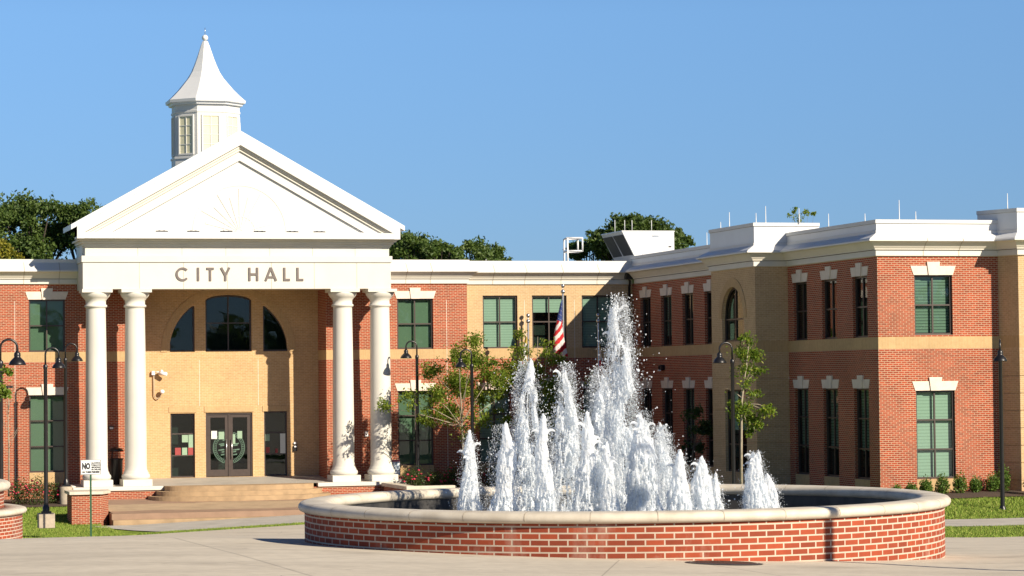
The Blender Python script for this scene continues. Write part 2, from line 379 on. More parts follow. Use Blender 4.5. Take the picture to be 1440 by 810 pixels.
def zone_mat(z, zones):
    for z1, m in zones:
        if z < z1: return m
    return zones[-1][1]
RED = [(-4.02,'red_brick'),(.86,'red_brick'),(1.265,'tan_band'),(9,'red_brick')]
REDTAN = [(.86,'red_brick'),(1.265,'tan_band'),(9,'tan_brick')]
TAN = [(.86,'tan_brick'),(1.265,'tan_band'),(9,'tan_brick')]
TANP = [(9,'gold_brick')]
def wall(mb, pl, a0, a1, z0, z1, holes, zones, depth=.16, groove=None):
    """panel with openings: holes (a0,a1,z0,z1,arch_rise)"""
    zs = {z0, z1}; as_ = {a0, a1}
    for z, m in zones:
        if z0 < z < z1: zs.add(z)
    for h in holes:
        as_ |= {h[0], h[1]}; zs |= {h[2], h[3]}
    gro = []
    if groove:
        for g in groove: zs |= {g, g+.03}; gro.append(g)
    zs = sorted(zs); as_ = sorted(as_)
    for i in range(len(as_)-1):
        for j in range(len(zs)-1):
            am, zm = (as_[i]+as_[i+1])/2, (zs[j]+zs[j+1])/2
            if any(h[0] < am < h[1] and h[2] < zm < h[3] for h in holes): continue
            m = zone_mat(zm, zones); d = 0
            if any(g < zm < g+.03 for g in gro): d = -.03
            mb.poly([pl.p(as_[i], d, zs[j]), pl.p(as_[i+1], d, zs[j]), pl.p(as_[i+1], d, zs[j+1]), pl.p(as_[i], d, zs[j+1])], m)
            if d:
                for z_ in (zs[j], zs[j+1]): mb.poly([pl.p(as_[i], 0, z_), pl.p(as_[i+1], 0, z_), pl.p(as_[i+1], d, z_), pl.p(as_[i], d, z_)], m)
    for h in holes:
        arch = h[4] if len(h) > 4 else None
        m = zone_mat((h[2]+h[3])/2, zones)
        A, B, z_0, z_1 = h[:4]
        if arch is None:
            for q in ([(A,z_0),(B,z_0)],[(A,z_1),(B,z_1)],[(A,z_0),(A,z_1)],[(B,z_0),(B,z_1)]):
                (p0, q0), (p1, q1) = q
                mb.poly([pl.p(p0,0,q0), pl.p(p1,0,q1), pl.p(p1,-depth,q1), pl.p(p0,-depth,q0)], m)
        else:                                       # arch: function a -> top z
            N = 20
            for i in range(N):
                b0, b1 = A+(B-A)*i/N, A+(B-A)*(i+1)/N
                t0, t1 = arch(b0), arch(b1)
                mb.poly([pl.p(b0,0,t0), pl.p(b1,0,t1), pl.p(b1,0,z_1), pl.p(b0,0,z_1)], m)
                mb.poly([pl.p(b0,0,t0), pl.p(b1,0,t1), pl.p(b1,-depth,t1), pl.p(b0,-depth,t0)], m)
            mb.poly([pl.p(A,0,z_0), pl.p(B,0,z_0), pl.p(B,-depth,z_0), pl.p(A,-depth,z_0)], m)
            for a in (A, B): mb.poly([pl.p(a,0,z_0), pl.p(a,0,arch(a)), pl.p(a,-depth,arch(a)), pl.p(a,-depth,z_0)], m)
def pbox(mb, pl, a0, a1, d0, d1, z0, z1, mat):
    P = [pl.p(a, d, z) for z in (z0, z1) for a, d in ((a0,d0),(a1,d0),(a1,d1),(a0,d1))]
    i = len(mb.v); mb.v += P
    for q in ((3,2,1,0),(4,5,6,7),(0,1,5,4),(1,2,6,5),(2,3,7,6),(3,0,4,7)):
        mb.f.append(tuple(i+a for a in q)); mb.mi.append(mb.m(mat)); mb.smooth.append(False)
def lintel(pl, A, B, z):
    mb = MB(); c = (A+B)/2; h = .31; e = .11
    for sgn in (-1, 1):
        x_in, x_out = c+sgn*.18, c+sgn*((B-A)/2+.02)
        pts = [(x_in, z), (x_out, z), (x_out+sgn*e, z+h), (c+sgn*.215, z+h)]
        f = [pl.p(a, .02, b) for a, b in pts]; bk = [pl.p(a, -.1, b) for a, b in pts]
        mb.poly(f, 'lintel_stone')
        for q in range(4): mb.poly([f[q], f[(q+1)%4], bk[(q+1)%4], bk[q]], 'lintel_stone')
    pts = [(c-.178, z-.004), (c+.178, z-.004), (c+.235, z+.445), (c-.235, z+.445)]
    f = [pl.p(a, .06, b) for a, b in pts]; bk = [pl.p(a, -.1, b) for a, b in pts]
    mb.poly(f, 'lintel_stone')
    for q in range(4): mb.poly([f[q], f[(q+1)%4], bk[(q+1)%4], bk[q]], 'lintel_stone')
    return mb.build('lintel', hall)
def window(pl, A, B, z0, z1, nr, blind='blind_shade', frac=1.0, nc=2, arch=None, dep=.10, name='window', rows=None, parent=None):
    fw = .065; mb = MB(); par = parent or hall
    if arch is None:
        pbox(mb, pl, A, A+fw, -dep-.06, -dep+.02, z0, z1, 'bronze_frame'); pbox(mb, pl, B-fw, B, -dep-.06, -dep+.02, z0, z1, 'bronze_frame')
        pbox(mb, pl, A+fw, B-fw, -dep-.06, -dep+.02, z0, z0+fw, 'bronze_frame'); pbox(mb, pl, A+fw, B-fw, -dep-.06, -dep+.02, z1-fw, z1, 'bronze_frame')
        top = lambda a: z1
    else:
        N = 24; top = arch
        for i in range(N):
            b0, b1 = A+(B-A)*i/N, A+(B-A)*(i+1)/N
            t0, t1 = arch(b0), arch(b1)
            for d in (-dep+.02,): mb.poly([pl.p(b0,d,t0), pl.p(b1,d,t1), pl.p(b1,d,max(t1-fw*1.1,z0)), pl.p(b0,d,max(t0-fw*1.1,z0))], 'bronze_frame')
            mb.poly([pl.p(b0,-dep+.02,max(t0-fw*1.1,z0)), pl.p(b1,-dep+.02,max(t1-fw*1.1,z0)), pl.p(b1,-dep-.06,max(t1-fw*1.1,z0)), pl.p(b0,-dep-.06,max(t0-fw*1.1,z0))], 'bronze_frame')
        for a in (A, B-fw):
            t = min(arch(a+.001 if a == A else a), arch(a+fw-.001 if a != A else a+fw))
            if t > z0+.1: pbox(mb, pl, a, a+fw, -dep-.06, -dep+.018, z0+fw, t-.02, 'bronze_frame')
        pbox(mb, pl, A, B, -dep-.06, -dep+.022, z0, z0+fw, 'bronze_frame')
    ft = fw if arch is None else .03
    for i in range(1, nc):
        a = A+(B-A)*i/nc; pbox(mb, pl, a-.026, a+.026, -dep-.05, -dep+.012, z0+fw, top(a)-ft, 'bronze_frame')
    for zr in (rows if rows is not None else [z0+(z1-z0)*j/nr for j in range(1, nr)]):
        a0_, a1_ = A+fw, B-fw
        if arch is not None:
            aa = [A+(B-A)*q/60 for q in range(61) if arch(A+(B-A)*q/60) > zr+.03]
            a0_, a1_ = max(a0_, aa[0]), min(a1_, aa[-1])
        pbox(mb, pl, a0_, a1_, -dep-.045, -dep+.008, zr-.026, zr+.026, 'bronze_frame')
    wn = mb.build(name, par)
    mb = MB(); d = -dep-.03; N = 1 if arch is None else 20
    for i in range(N):
        b0, b1 = A+.01+(B-A-.02)*i/N, A+.01+(B-A-.02)*(i+1)/N
        mb.poly([pl.p(b0,d,z0+.01), pl.p(b1,d,z0+.01), pl.p(b1,d,top(b1)-.01), pl.p(b0,d,top(b0)-.01)], 'window_glass')
    sub = wn if par == hall else wn
    mb.build('pane', wn)
    mb = MB(); d0, d1 = -dep-.07, -dep-.95; zt = z1
    for q in ([(A,d0,z0),(B,d0,z0),(B,d1,z0),(A,d1,z0)],[(A,d0,zt),(B,d0,zt),(B,d1,zt),(A,d1,zt)],[(A,d0,z0),(A,d1,z0),(A,d1,zt),(A,d0,zt)],[(B,d0,z0),(B,d1,z0),(B,d1,zt),(B,d0,zt)],[(A,d1,z0),(B,d1,z0),(B,d1,zt),(A,d1,zt)]):
        mb.poly([pl.p(*r) for r in q], 'interior_dark')
    mb.build('interior', wn)
    if blind:
        mb = MB(); zb = z1-(z1-z0)*frac
        pbox(mb, pl, A+.03, B-.03, -dep-.15, -dep-.13, zb+.02, z1-.01, blind); mb.build('blind', wn)
    return wn

mw = MB()
UZ = (1.265, 3.36); LZ = (-3.55, -.46)
# left facade
hl = [(10.15,11.59,*UZ),(10.15,11.59,*LZ),(6.0,7.5,*UZ),(6.0,7.5,*LZ)]
wall(mw, PF(110), 2, 14.34, BOT, TOPW, hl, RED)
for h in hl:
    lo = h[2] < 0
    window(PF(110), *h[:2], h[2], h[3], 3 if lo else 2, 'blind_shade'); lintel(PF(110), h[0], h[1], h[3])
# recess of the portico
pr = Plane((14.34,0,0), (0,1,0), (1,0,0)); wall(mw, pr, 110, 111.7, BOT, TOPW, [], RED)
wall(mw, PW(22.24), -111.7, -110, BOT, TOPW, [], RED)
XC = 18.30
def big_arch(a):                                    # great half round over the three upper lights
    t = 2.47**2-(a-18.48)**2
    return 1.24+math.sqrt(max(t, 0.0))*.965
carch = lambda a: 3.33+.25*math.sqrt(max(0, 1-((a-18.48)/.97)**2))
upL = lambda a: max(1.30, min(big_arch(a), 3.12)); 
hb = [(16.04,17.05,-3.93,-1.29),(17.50,19.45,-3.93,-1.28),(19.93,20.91,-3.93,-1.25),
      (16.04,17.07,1.24,3.30,upL),(17.52,19.44,1.24,3.75,carch),(19.92,20.95,1.24,3.30,upL)]
wall(mw, PF(111.7), 14.34, 22.24, BOT, TOPW, hb, TANP, depth=.2)
mba = MB()                                           # projecting soldier arch and band of lighter brick
N = 40
for i in range(N):
    t0, t1 = math.pi*i/N, math.pi*(i+1)/N
    q = [(18.48+r*math.cos(t), 1.24+r*.965*math.sin(t)) for r, t in ((2.56,t0),(2.56,t1),(2.82,t1),(2.82,t0))]
    f = [(a, 111.675, min(b, 3.99)) for a, b in q]; bk = [(a, 111.71, min(b, 3.99)) for a, b in q]
    mba.poly(f, 'tan_band')
    for e in ((0,1),(2,3)): mba.poly([f[e[0]], f[e[1]], bk[e[1]], bk[e[0]]], 'tan_band')
mba.build('brick_arch', hall)
for a0_, a1_ in ((15.98,17.11),(17.44,19.51),(19.87,20.97)): mb = MB(); mb.box(a0_, a1_, 111.675, 111.72, -1.25, -1.02, 'tan_band'); mb.build('brick_header', hall)
for h in hb[3:]:
    window(PF(111.7), h[0], h[1], h[2], h[3], 2, None, arch=h[4], nc=2 if h is hb[4] else 1, rows=[2.42] if h is hb[4] else [], dep=.12, name='arched_window')
sideL = window(PF(111.7), *hb[0][:2], hb[0][2], hb[0][3], 3, None, nc=1, rows=[-2.13,-3.02], dep=.12, name='sidelight')
sideR = window(PF(111.7), *hb[2][:2], hb[2][2], hb[2][3], 3, None, nc=1, rows=[-2.13,-3.02], dep=.12, name='sidelight')
# double door
dp = PF(111.7); A, B, z0, z1 = hb[1]
mb = MB()
for a in (A, B-.07): pbox(mb, dp, a, a+.07, -.18, -.06, z0, z1, 'bronze_frame')
pbox(mb, dp, A+.07, B-.07, -.18, -.06, z1-.08, z1, 'bronze_frame'); pbox(mb, dp, (A+B)/2-.03, (A+B)/2+.03, -.18, -.062, z0, z1-.08, 'bronze_frame')
mb.build('door_frame', hall)
for sgn in (0, 1):
    a0_ = A+.075+sgn*((B-A)/2-.045); a1_ = a0_+(B-A)/2-.11
    mb = MB()
    for q in ((a0_,a0_+.13,z0+.02,z1-.09),(a1_-.13,a1_,z0+.02,z1-.09),(a0_+.13,a1_-.13,z0+.02,z0+.30),(a0_+.13,a1_-.13,z1-.20,z1-.09)):
        pbox(mb, dp, q[0], q[1], -.15, -.09, q[2], q[3], 'bronze_frame')
    dr = mb.build('door', hall)
    mb = MB(); mb.poly([dp.p(a0_+.12,-.12,z0+.3), dp.p(a1_-.12,-.12,z0+.3), dp.p(a1_-.12,-.12,z1-.2), dp.p(a0_+.12,-.12,z1-.2)], 'window_glass'); mb.build('pane', dr)
    hx = a1_-.08 if sgn == 0 else a0_+.08
    mb = MB(); mb.tube([dp.p(hx,-.02,z0+.75), dp.p(hx,-.02,z0+1.55)], .02, 'steel'); 
    for zz in (z0+.8, z0+1.5): mb.tube([dp.p(hx,-.02,zz), dp.p(hx,-.1,zz)], .015, 'steel')
    mb.build('handle', dr)
    # half of the round town seal etched on the glass
    mb = MB(); cx_, cz_ = (A+B)/2, z0+1.20; rng2 = range(0, 33)
    for r0, r1 in ((.64,.665),(.52,.535)):
        for i in range(32):
            t0 = (math.pi/2 if sgn == 0 else -math.pi/2)+math.pi*i/32; t1 = t0+math.pi/32
            P_ = [(cx_+r*math.cos(t), cz_+r*math.sin(t)) for r, t in ((r0,t0),(r0,t1),(r1,t1),(r1,t0))]
            if all(a0_+.125 < p[0] < a1_-.125 for p in P_): mb.poly([dp.p(p[0],-.114,p[1]) for p in P_], 'seal_white')
    for i in range(24):                              # letters round the rim read only as ticks, hills inside as strokes
        t = (math.pi/2 if sgn == 0 else -math.pi/2)+math.pi*(i+.5)/24
        P_ = [(cx_+r*math.cos(t+d_), cz_+r*math.sin(t+d_)) for r, d_ in ((.55,-.025),(.55,.025),(.62,.025),(.62,-.025))]
        if all(a0_+.125 < p[0] < a1_-.125 for p in P_): mb.poly([dp.p(p[0],-.114,p[1]) for p in P_], 'seal_white')
    for zz, l_ in ((.28,.26),(.12,.42),(.06,.36),(-.12,.44),(-.2,.3),(-.32,.34)):
        x0_, x1_ = (cx_-l_, cx_-.12) if sgn == 0 else (cx_+.12, cx_+l_)
        x0_, x1_ = max(x0_, a0_+.13), min(x1_, a1_-.13)
        if x1_-x0_ > .03: mb.poly([dp.p(x0_,-.114,cz_+zz), dp.p(x1_,-.114,cz_+zz+.02), dp.p(x1_,-.114,cz_+zz+.075), dp.p(x0_,-.114,cz_+zz+.04)], 'seal_white')
    mb.build('seal', dr)
mb = MB()                                            # lobby behind the doors: dim room
mb.box(14.5, 22.1, 112.6, 115, -3.98, -1.0, 'interior_dark'); mb.build('lobby', hall)
# right facade
hr = [(25.24,26.77,*UZ),(25.24,26.75,*LZ)]
wall(mw, PF(110), 22.24, 28.23, BOT, TOPW, hr, RED)
for h in hr:
    window(PF(110), *h[:2], h[2], h[3], 3 if h[2] < 0 else 2, 'blind_shade'); lintel(PF(110), h[0], h[1], h[3])
wall(mw, Plane((28.23,0,0), (0,1,0), (1,0,0)), 110, 111, BOT, TOPW, [], REDTAN)
# tan bay
ht = [(29.17,30.69,1.28,3.51),(31.33,32.86,1.28,3.51),(33.53,35.0,1.28,3.51),(28.97,30.34,*LZ),(31.4,32.8,*LZ),(33.55,34.95,*LZ)]
wall(mw, PF(111), 28.23, 35.8, BOT, TOPW, ht, REDTAN)
bl = [('blind_slats',1),('blind_slats',.33),('blind_slats',1),('blind_slats',1),('blind_slats',.6),('blind_slats',1)]
for h, (b_, fr_) in zip(ht, bl):
    window(PF(111), *h[:2], h[2], h[3], 3 if h[2] < 0 else 2, b_, fr_)
    if h[2] < 0: lintel(PF(111), h[0], h[1], h[3])
# wing, left part
yl = [(109.89,108.54),(107.14,105.81),(104.42,103.10),(101.72,100.39)]
hw = [(-a, -b, *z) for a, b in yl for z in (UZ, LZ)]
wall(mw, PW(35.8), -111, -97.76, BOT, TOPW, hw, RED)
for i, h in enumerate(hw):
    window(PW(35.8), *h[:2], h[2], h[3], 3 if h[2] < 0 else 2, [None,None,'blind_open',None,None][(i*3+i//2) % 5], .8, dep=.13); lintel(PW(35.8), h[0], h[1], h[3])
# tower
wall(mw, Plane((0,97.76,0), (-1,0,0), (0,1,0)), -35.8, -34.68, BOT, TOPW, [], TAN)
acx, ar = -95.42, 1.16
tarch = lambda a: 2.15+math.sqrt(max(0, ar*ar-(a-acx)**2))
hw2 = [(acx-ar, acx+ar, 1.29, 3.33, tarch), (-96.38,-94.08,-3.55,-.5)]
GRO = [-.1-.585*i for i in range(8)]
wall(mw, PW(34.68), -97.76, -93.01, .55, TOPW, [hw2[0]], TAN)
wall(mw, PW(34.68), -97.76, -93.01, BOT, .55, [hw2[1]], TAN, groove=GRO)
window(PW(34.68), acx-ar, acx+ar, 1.29, 3.33, 2, None, arch=tarch, rows=[2.12], dep=.13, name='arched_window')
window(PW(34.68), *hw2[1][:2], hw2[1][2], hw2[1][3], 3, 'blind_slats', .5, dep=.13)
mb = MB()
for i in range(24):
    t0, t1 = math.pi*i/24, math.pi*(i+1)/24
    q = [(acx+r*math.cos(t), 2.15+r*math.sin(t)) for r, t in ((1.17,t0),(1.17,t1),(1.5,t1),(1.5,t0))]
    mb.poly([PW(34.68).p(a, .025, b) for a, b in q], 'tan_band')
    mb.poly([PW(34.68).p(q[3][0],.025,q[3][1]), PW(34.68).p(q[2][0],.025,q[2][1]), PW(34.68).p(q[2][0],-.01,q[2][1]), PW(34.68).p(q[3][0],-.01,q[3][1])], 'tan_band')
mb.build('brick_arch', hall)
wall(mw, PF(93.01), 34.68, 35.95, .55, TOPW, [], TAN); wall(mw, PF(93.01), 34.68, 35.95, BOT, .55, [], TAN, groove=GRO)
# wing, right part and its front
yr = [(92.47,91.14),(89.71,88.33),(86.91,85.60)]
hw3 = [(-a, -b, *z) for a, b in yr for z in (UZ, LZ)]
wall(mw, PW(35.95), -93.01, -84.72, BOT, TOPW, hw3, RED)
for i, h in enumerate(hw3):
    window(PW(35.95), *h[:2], h[2], h[3], 3 if h[2] < 0 else 2, [None,'blind_open',None][(i+i//2) % 3], .7, dep=.13); lintel(PW(35.95), h[0], h[1], h[3])
hf = [(37.28,38.67,1.32,3.34),(37.28,38.70,-3.52,-.55)]
wall(mw, PF(84.72), 35.95, 40.36, BOT, TOPW, hf, RED)
window(PF(84.72), *hf[0][:2], hf[0][2], hf[0][3], 2, 'blind_open'); window(PF(84.72), *hf[1][:2], hf[1][2], hf[1][3], 3, 'blind_slats')
for h in hf: lintel(PF(84.72), h[0], h[1], h[3])
pv = Vector((.31, -.91, 0)); pl_ = pv.length; pv.normalize(); pvl = Plane((40.36,84.72,0), pv, (pv.y, -pv.x, 0))
wall(mw, pvl, 0, pl_, .55, TOPW, [], TAN); wall(mw, pvl, 0, pl_, BOT, .55, [], TAN, groove=GRO)
wall(mw, PF(83.81), 40.67, 47, .55, TOPW, [], TAN); wall(mw, PF(83.81), 40.67, 47, BOT, .55, [], TAN, groove=GRO)
mw.build('wall', hall)
# tan spandrel panels under the lower windows
mb = MB()
for pl, hs in ((PF(110), hl[1:2]+hl[3:4]+hr[1:]), (PF(111), ht[3:]), (PW(35.8), hw[1::2]), (PW(35.95), hw3[1::2]), (PF(84.72), hf[1:])):
    for h in hs: mb = MB(); pbox(mb, pl, h[0], h[1], -.05, .006, h[2]-.45, h[2]-.003, 'tan_band'); mb.build('spandrel_panel', hall)
# control joints
mb = MB()
for pl, a in ((PF(110), 9.6), (PF(110), 27.35), (PF(111), 31.0), (PF(111), 33.2), (PF(111.7), 17.25), (PF(111.7), 19.7)):
    pbox(mb, pl, a-.008, a+.008, -.02, .003, -3.9 if a not in (17.25, 19.7) else -1.0, 3.3 if a not in (17.25, 19.7) else .9, 'cream_stone')
mb.build('control_joint', hall)

def sweep(mb, path, prof, mats, closed_ends=True):
    """profile (outward, z) along a plan polyline; outward is to the right of travel"""
    n = len(path); dirs = [(Vector(path[i+1])-Vector(path[i])).normalized() for i in range(n-1)]
    nr = [Vector((d.y, -d.x)) for d in dirs]; offs = []
    for i in range(n):
        if i == 0: offs.append(nr[0])
        elif i == n-1: offs.append(nr[-1])
        else: offs.append((nr[i-1]+nr[i])/(1+nr[i-1].dot(nr[i])))
    P = [[(path[i][0]+offs[i].x*o_, path[i][1]+offs[i].y*o_, z) for o_, z in prof] for i in range(n)]
    for i in range(n-1):
        for j in range(len(prof)-1):
            mb.poly([P[i][j], P[i+1][j], P[i+1][j+1], P[i][j+1]], mats[j])
    if closed_ends:
        for i in (0, n-1): mb.poly(P[i], mats[0])
LOW = [(0,3.97),(.07,3.985),(.07,4.17),(.13,4.19),(.13,4.22),(.17,4.26),(.22,4.33),(.31,4.42),(.40,4.46),(.45,4.465),(.45,4.51),(.40,4.56),(.13,4.80),(.10,4.84),(.10,4.97),(-.35,4.97),(-.35,4.6)]
lm = ['cream_stone','white_stone','dark_joint','cream_stone','cream_stone','cream_stone','cream_stone','cream_stone','white_panel','white_panel','white_panel','white_panel','white_panel','white_panel','white_panel','flat_roof']
HIGH = LOW[:12]+[(.06,4.74),(.06,4.745),(-.3,4.75)]; hm = lm[:11]+['white_metal','white_metal','white_panel']
mb = MB(); sweep(mb, [(1,110),(12.4,110)], LOW, lm); mb.build('cornice', hall)
mb = MB(); sweep(mb, [(24.2,110),(28.23,110),(28.23,111),(35.8-.02,111)], LOW, lm); mb.build('cornice', hall)
mb = MB()
sweep(mb, [(35.8,111.0-.46),(35.8,97.76),(34.68,97.76),(34.68,93.01),(35.95,93.01),(35.95,84.72),(40.36,84.72),(40.67,83.81),(48,83.81)], HIGH, hm)
mb.build('cornice', hall)
mb = MB()                                            # panel joints on the cornice
if True: pass
def cjoint(pl, a, prof):
    mb = MB()
    for (o0, q0), (o1, q1) in zip(prof, prof[1:]): mb.poly([pl.p(a-.012,o0+.004,q0), pl.p(a+.012,o0+.004,q0), pl.p(a+.012,o1+.004,q1), pl.p(a-.012,o1+.004,q1)], 'concrete_pad')
    mb.build('cornice_joint', hall)
for y_, xs_ in ((110,[5.2,7.3,9.95,11.35,25.6,26.65]),(111,[29.6,31.0,32.6,34.2])):
    for x in xs_: cjoint(PF(y_), x, LOW[1:14])
for x in (37.6,38.9): cjoint(PF(84.72), x, LOW[1:12])
def parapet(mb, path, z1, cap=.13):
    sweep(mb, path, [(.05,4.70),(.05,4.84),(.02,4.845),(.02,z1-cap),(.06,z1-cap+.005),(.06,z1),(-.3,z1),(-.3,4.5)], ['white_panel','dark_joint','white_metal','dark_joint','white_panel','white_panel','white_metal'])
mb = MB()
parapet(mb, [(35.8,111),(35.8,97.7)], 5.17)
parapet(mb, [(37.2,97.76),(34.68,97.76),(34.68,93.01),(37.2,93.01)], 5.57)
parapet(mb, [(35.95,93.06),(35.95,84.72),(40.5,84.72)], 5.20)
parapet(mb, [(40.06,85.6),(40.67,83.81),(48,83.81)], 5.56)
mb.build('parapet', hall)
mb = MB()                                            # flat roofs
mb.box(1, 11.9, 110.4, 128, 4.55, 4.6, 'flat_roof'); mb.box(11.9, 24.7, 111.8, 128, 4.55, 4.6, 'flat_roof'); mb.box(24.7, 35.7, 111.4, 128, 4.552, 4.602, 'flat_roof'); mb.box(36.1, 60, 85.1, 128, 4.556, 4.606, 'flat_roof')
mb.box(34.9, 36.08, 93.3, 97.5, 4.55, 4.61, 'flat_roof'); mb.box(41.2, 60, 84.15, 85.08, 4.55, 4.61, 'flat_roof')
mb.build('roof', hall)
mb = MB(); mb.tube([(35.5,110.62,4.3),(35.6,110.7,4.1),(35.62,110.88,3.85),(35.62,110.9,-4)], .055, 'black_paint'); mb.box(35.38,35.74,110.5,110.8,4.18,4.5,'black_paint'); mb.build('downspout', hall)

# ---------------- portico
mb = MB(); y0 = 107.62
mb.poly([(11.7,y0,-4.10),(24.9,y0,-4.10),(24.9,109.99,-4.03),(11.7,109.99,-4.03)], 'floor_concrete')
mb.poly([(14.35,109.99,-4.03),(22.23,109.99,-4.03),(22.23,111.69,-3.94),(14.35,111.69,-3.94)], 'floor_concrete')
mb.build('portico_floor', hall)
mb = MB()
for a, b in ((11.6,15.15),(21.35,25.0)):
    mb = MB(); mb.box(a, b, y0-.14, y0+.3, -4.25, -4.095, 'white_stone')
    e = 11.6 if a < 18 else 24.85
    mb.box(e, e+.15, y0+.3, 109.98, -4.25, -4.04, 'white_stone'); mb.build('plinth_coping', hall, bevel=.02)
mb = MB(); mb.box(11.68, 24.92, y0-.06, y0+.25, BOT, -4.253, 'red_brick'); mb.box(11.7,11.9,y0+.25,109.98,BOT,-4.253,'red_brick'); mb.box(24.7,24.9,y0+.25,109.98,BOT,-4.253,'red_brick'); mb.build('plinth', hall)
for cx_ in (12.635, 14.185, 22.605, 24.155):
    mb = MB(); yc = 108.42
    mb.box(cx_-.575, cx_+.575, yc-.575, yc+.575, -4.10, -3.83, 'white_stone')
    prof = [(.50,-3.83),(.545,-3.80),(.565,-3.74),(.56,-3.68),(.53,-3.63),(.50,-3.62),(.50,-3.57),(.47,-3.53),(.445,-3.45),(.432,-3.3)]
    for i in range(1, 13):
        t = i/12; prof.append((.432-.045*t**1.7, -3.3+6.2*t))
    prof += [(.387,2.98),(.44,3.0),(.45,3.04),(.44,3.08),(.395,3.10),(.40,3.26),(.44,3.30),(.45,3.33),(.49,3.36),(.55,3.44),(.58,3.52),(.585,3.57),(.3,3.57)]
    mb.lathe(prof, cx_, yc, 'white_stone', 40)
    mb.box(cx_-.60, cx_+.60, yc-.58, yc+.58, 3.572, 3.70, 'white_stone')
    mb.build('column', hall)
mb = MB(); X0, X1 = 12.07, 24.51
mb.box(X0, X1, 107.90, 108.95, 3.702, 4.76, 'white_stone')
for a, b in ((X0, X0+1.1), (X1-1.1, X1)): mb.box(a, b, 108.95, 109.98, 3.702, 4.76, 'white_stone')
mb.box(X0-.05, X1+.06, 107.85, 109.99, 4.765, 5.02, 'white_stone')
mb.box(X0+.10, X1-.05, 107.96, 110.2, 5.022, 5.35, 'white_stone'); 
for i, (o_, za, zb) in enumerate([(.03,5.352,5.41),(.08,5.41,5.50),(.16,5.50,5.60),(.27,5.60,5.677)]): mb.box(X0+.10-o_, X1-.05+o_, 107.96-o_, 110.2, za+.002, zb, 'cream_stone')
mb.build('entablature', hall, bevel=.008)
for x in (14.3, 16.06, 17.82, 19.6, 21.35, 23.1):
    mb = MB(); mb.box(x-.008, x+.008, 107.896, 107.93, 3.72, 4.75, 'panel_seam'); mb.build('panel_joint', hall)
    mb = MB(); mb.box(x-.058, x-.042, 107.956, 107.98, 5.03, 5.35, 'panel_seam'); mb.build('panel_joint', hall)
mb = MB(); mb.box(13.2, 23.4, 108.96, 111.68, 3.85, 3.9, 'ceiling_plaster'); mb.build('ceiling', hall)
# pediment
SL = .565
def chev(mb, zo, zi, hw_o, y0, y1, mat, zb=None):
    """inverted V with vertical thickness; hw_o outer half width"""
    L = lambda z, x: z-SL*x
    pts = [(XC, zo), (XC+hw_o, L(zo, hw_o))]
    if zb is not None:                               # cut off level at zb
        xo = (zo-zb)/SL; xi = (zi-zb)/SL
        pts = [(XC, zo), (XC+xo, zb), (XC+xi, zb), (XC, zi), (XC-xi, zb), (XC-xo, zb)]
    else:
        pts = [(XC, zo), (XC+hw_o, L(zo, hw_o)), (XC+hw_o, L(zi, hw_o)), (XC, zi), (XC-hw_o, L(zi, hw_o)), (XC-hw_o, L(zo, hw_o))]
    for h in (0, 1):                                 # two halves so every face stays convex
        q = [pts[0], pts[1], pts[2], pts[3]] if h == 0 else [pts[3], pts[4], pts[5], pts[0]]
        mb.prism(q, y0, y1, mat)
mb = MB(); chev(mb, 10.03, 9.83, 6.72, 107.50, 110.45, 'roof_metal'); mb.build('pediment_roof', hall)
mb = MB(); chev(mb, 9.826, 9.43, 6.50, 107.38, 108.3, 'white_panel')
mb.prism([(XC+6.22,5.68),(XC+6.50,5.68),(XC+6.50,6.152),(XC+6.22,6.31)], 107.381, 108.3, 'white_panel'); mb.prism([(XC-6.50,5.68),(XC-6.22,5.68),(XC-6.22,6.31),(XC-6.50,6.152)], 107.381, 108.3, 'white_panel')
mb.build('raking_cornice', hall)
mb = MB(); chev(mb, 9.428, 9.32, 0, 107.50, 108.2, 'cream_stone', 5.93); chev(mb, 9.318, 9.21, 0, 107.56, 108.2, 'cream_stone', 5.93); mb.build('raking_moulding', hall)
mb = MB(); chev(mb, 9.208, 8.83, 0, 107.64, 108.2, 'white_panel', 5.93); mb.build('pediment_border', hall)
mb = MB(); mb.box(XC-6.49, XC+6.49, 107.384, 108.4, 5.682, 5.928, 'white_panel'); mb.box(XC-5.3, XC+5.3, 107.5, 107.8, 5.93, 5.955, 'white_metal'); mb.build('pediment_base', hall, bevel=.01)
mb = MB(); mb.prism([(XC-5.1,5.93),(XC+5.1,5.93),(XC,8.86)], 107.74, 108.2, 'white_panel'); mb.build('tympanum', hall)
mb = MB(); cz = 5.96                                 # sunburst relief
for i in range(13):
    t = math.pi*i/12; d = Vector((math.cos(t), math.sin(t))); nrm = Vector((-d.y, d.x))
    a, b = d*.1, d*1.75*(1 if i % 2 == 0 else .82)
    p0, p1, p2, p3 = a-nrm*.012, b-nrm*.035, b+nrm*.035, a+nrm*.012
    mb.prism([(XC+p.x, cz+p.y) for p in (p0, p1, p2, p3)], 107.722, 107.745, 'white_panel')
for r0, r1 in ((.62,.66),(1.86,1.9)):
    for i in range(24):
        t0, t1 = math.pi*i/24, math.pi*(i+1)/24
        mb.prism([(XC+r*math.cos(t), cz+r*math.sin(t)) for r, t in ((r0,t0),(r1,t0),(r1,t1),(r0,t1))], 107.726, 107.745, 'white_panel')
mb.build('sunburst', hall)
for x in (-3.15, -1.9, -.58, .77, 2.1, 3.2):
    mb = MB(); 
    for i in range(5): mb.box(XC+x-.23+i*.095, XC+x-.23+i*.095+.08, 107.52, 107.62, 5.957, 6.0+.012*(i % 2), 'black_paint')
    mb.box(XC+x-.24, XC+x+.26, 107.53, 107.61, 5.956, 5.985, 'coil_dark'); mb.build('uplight', hall)
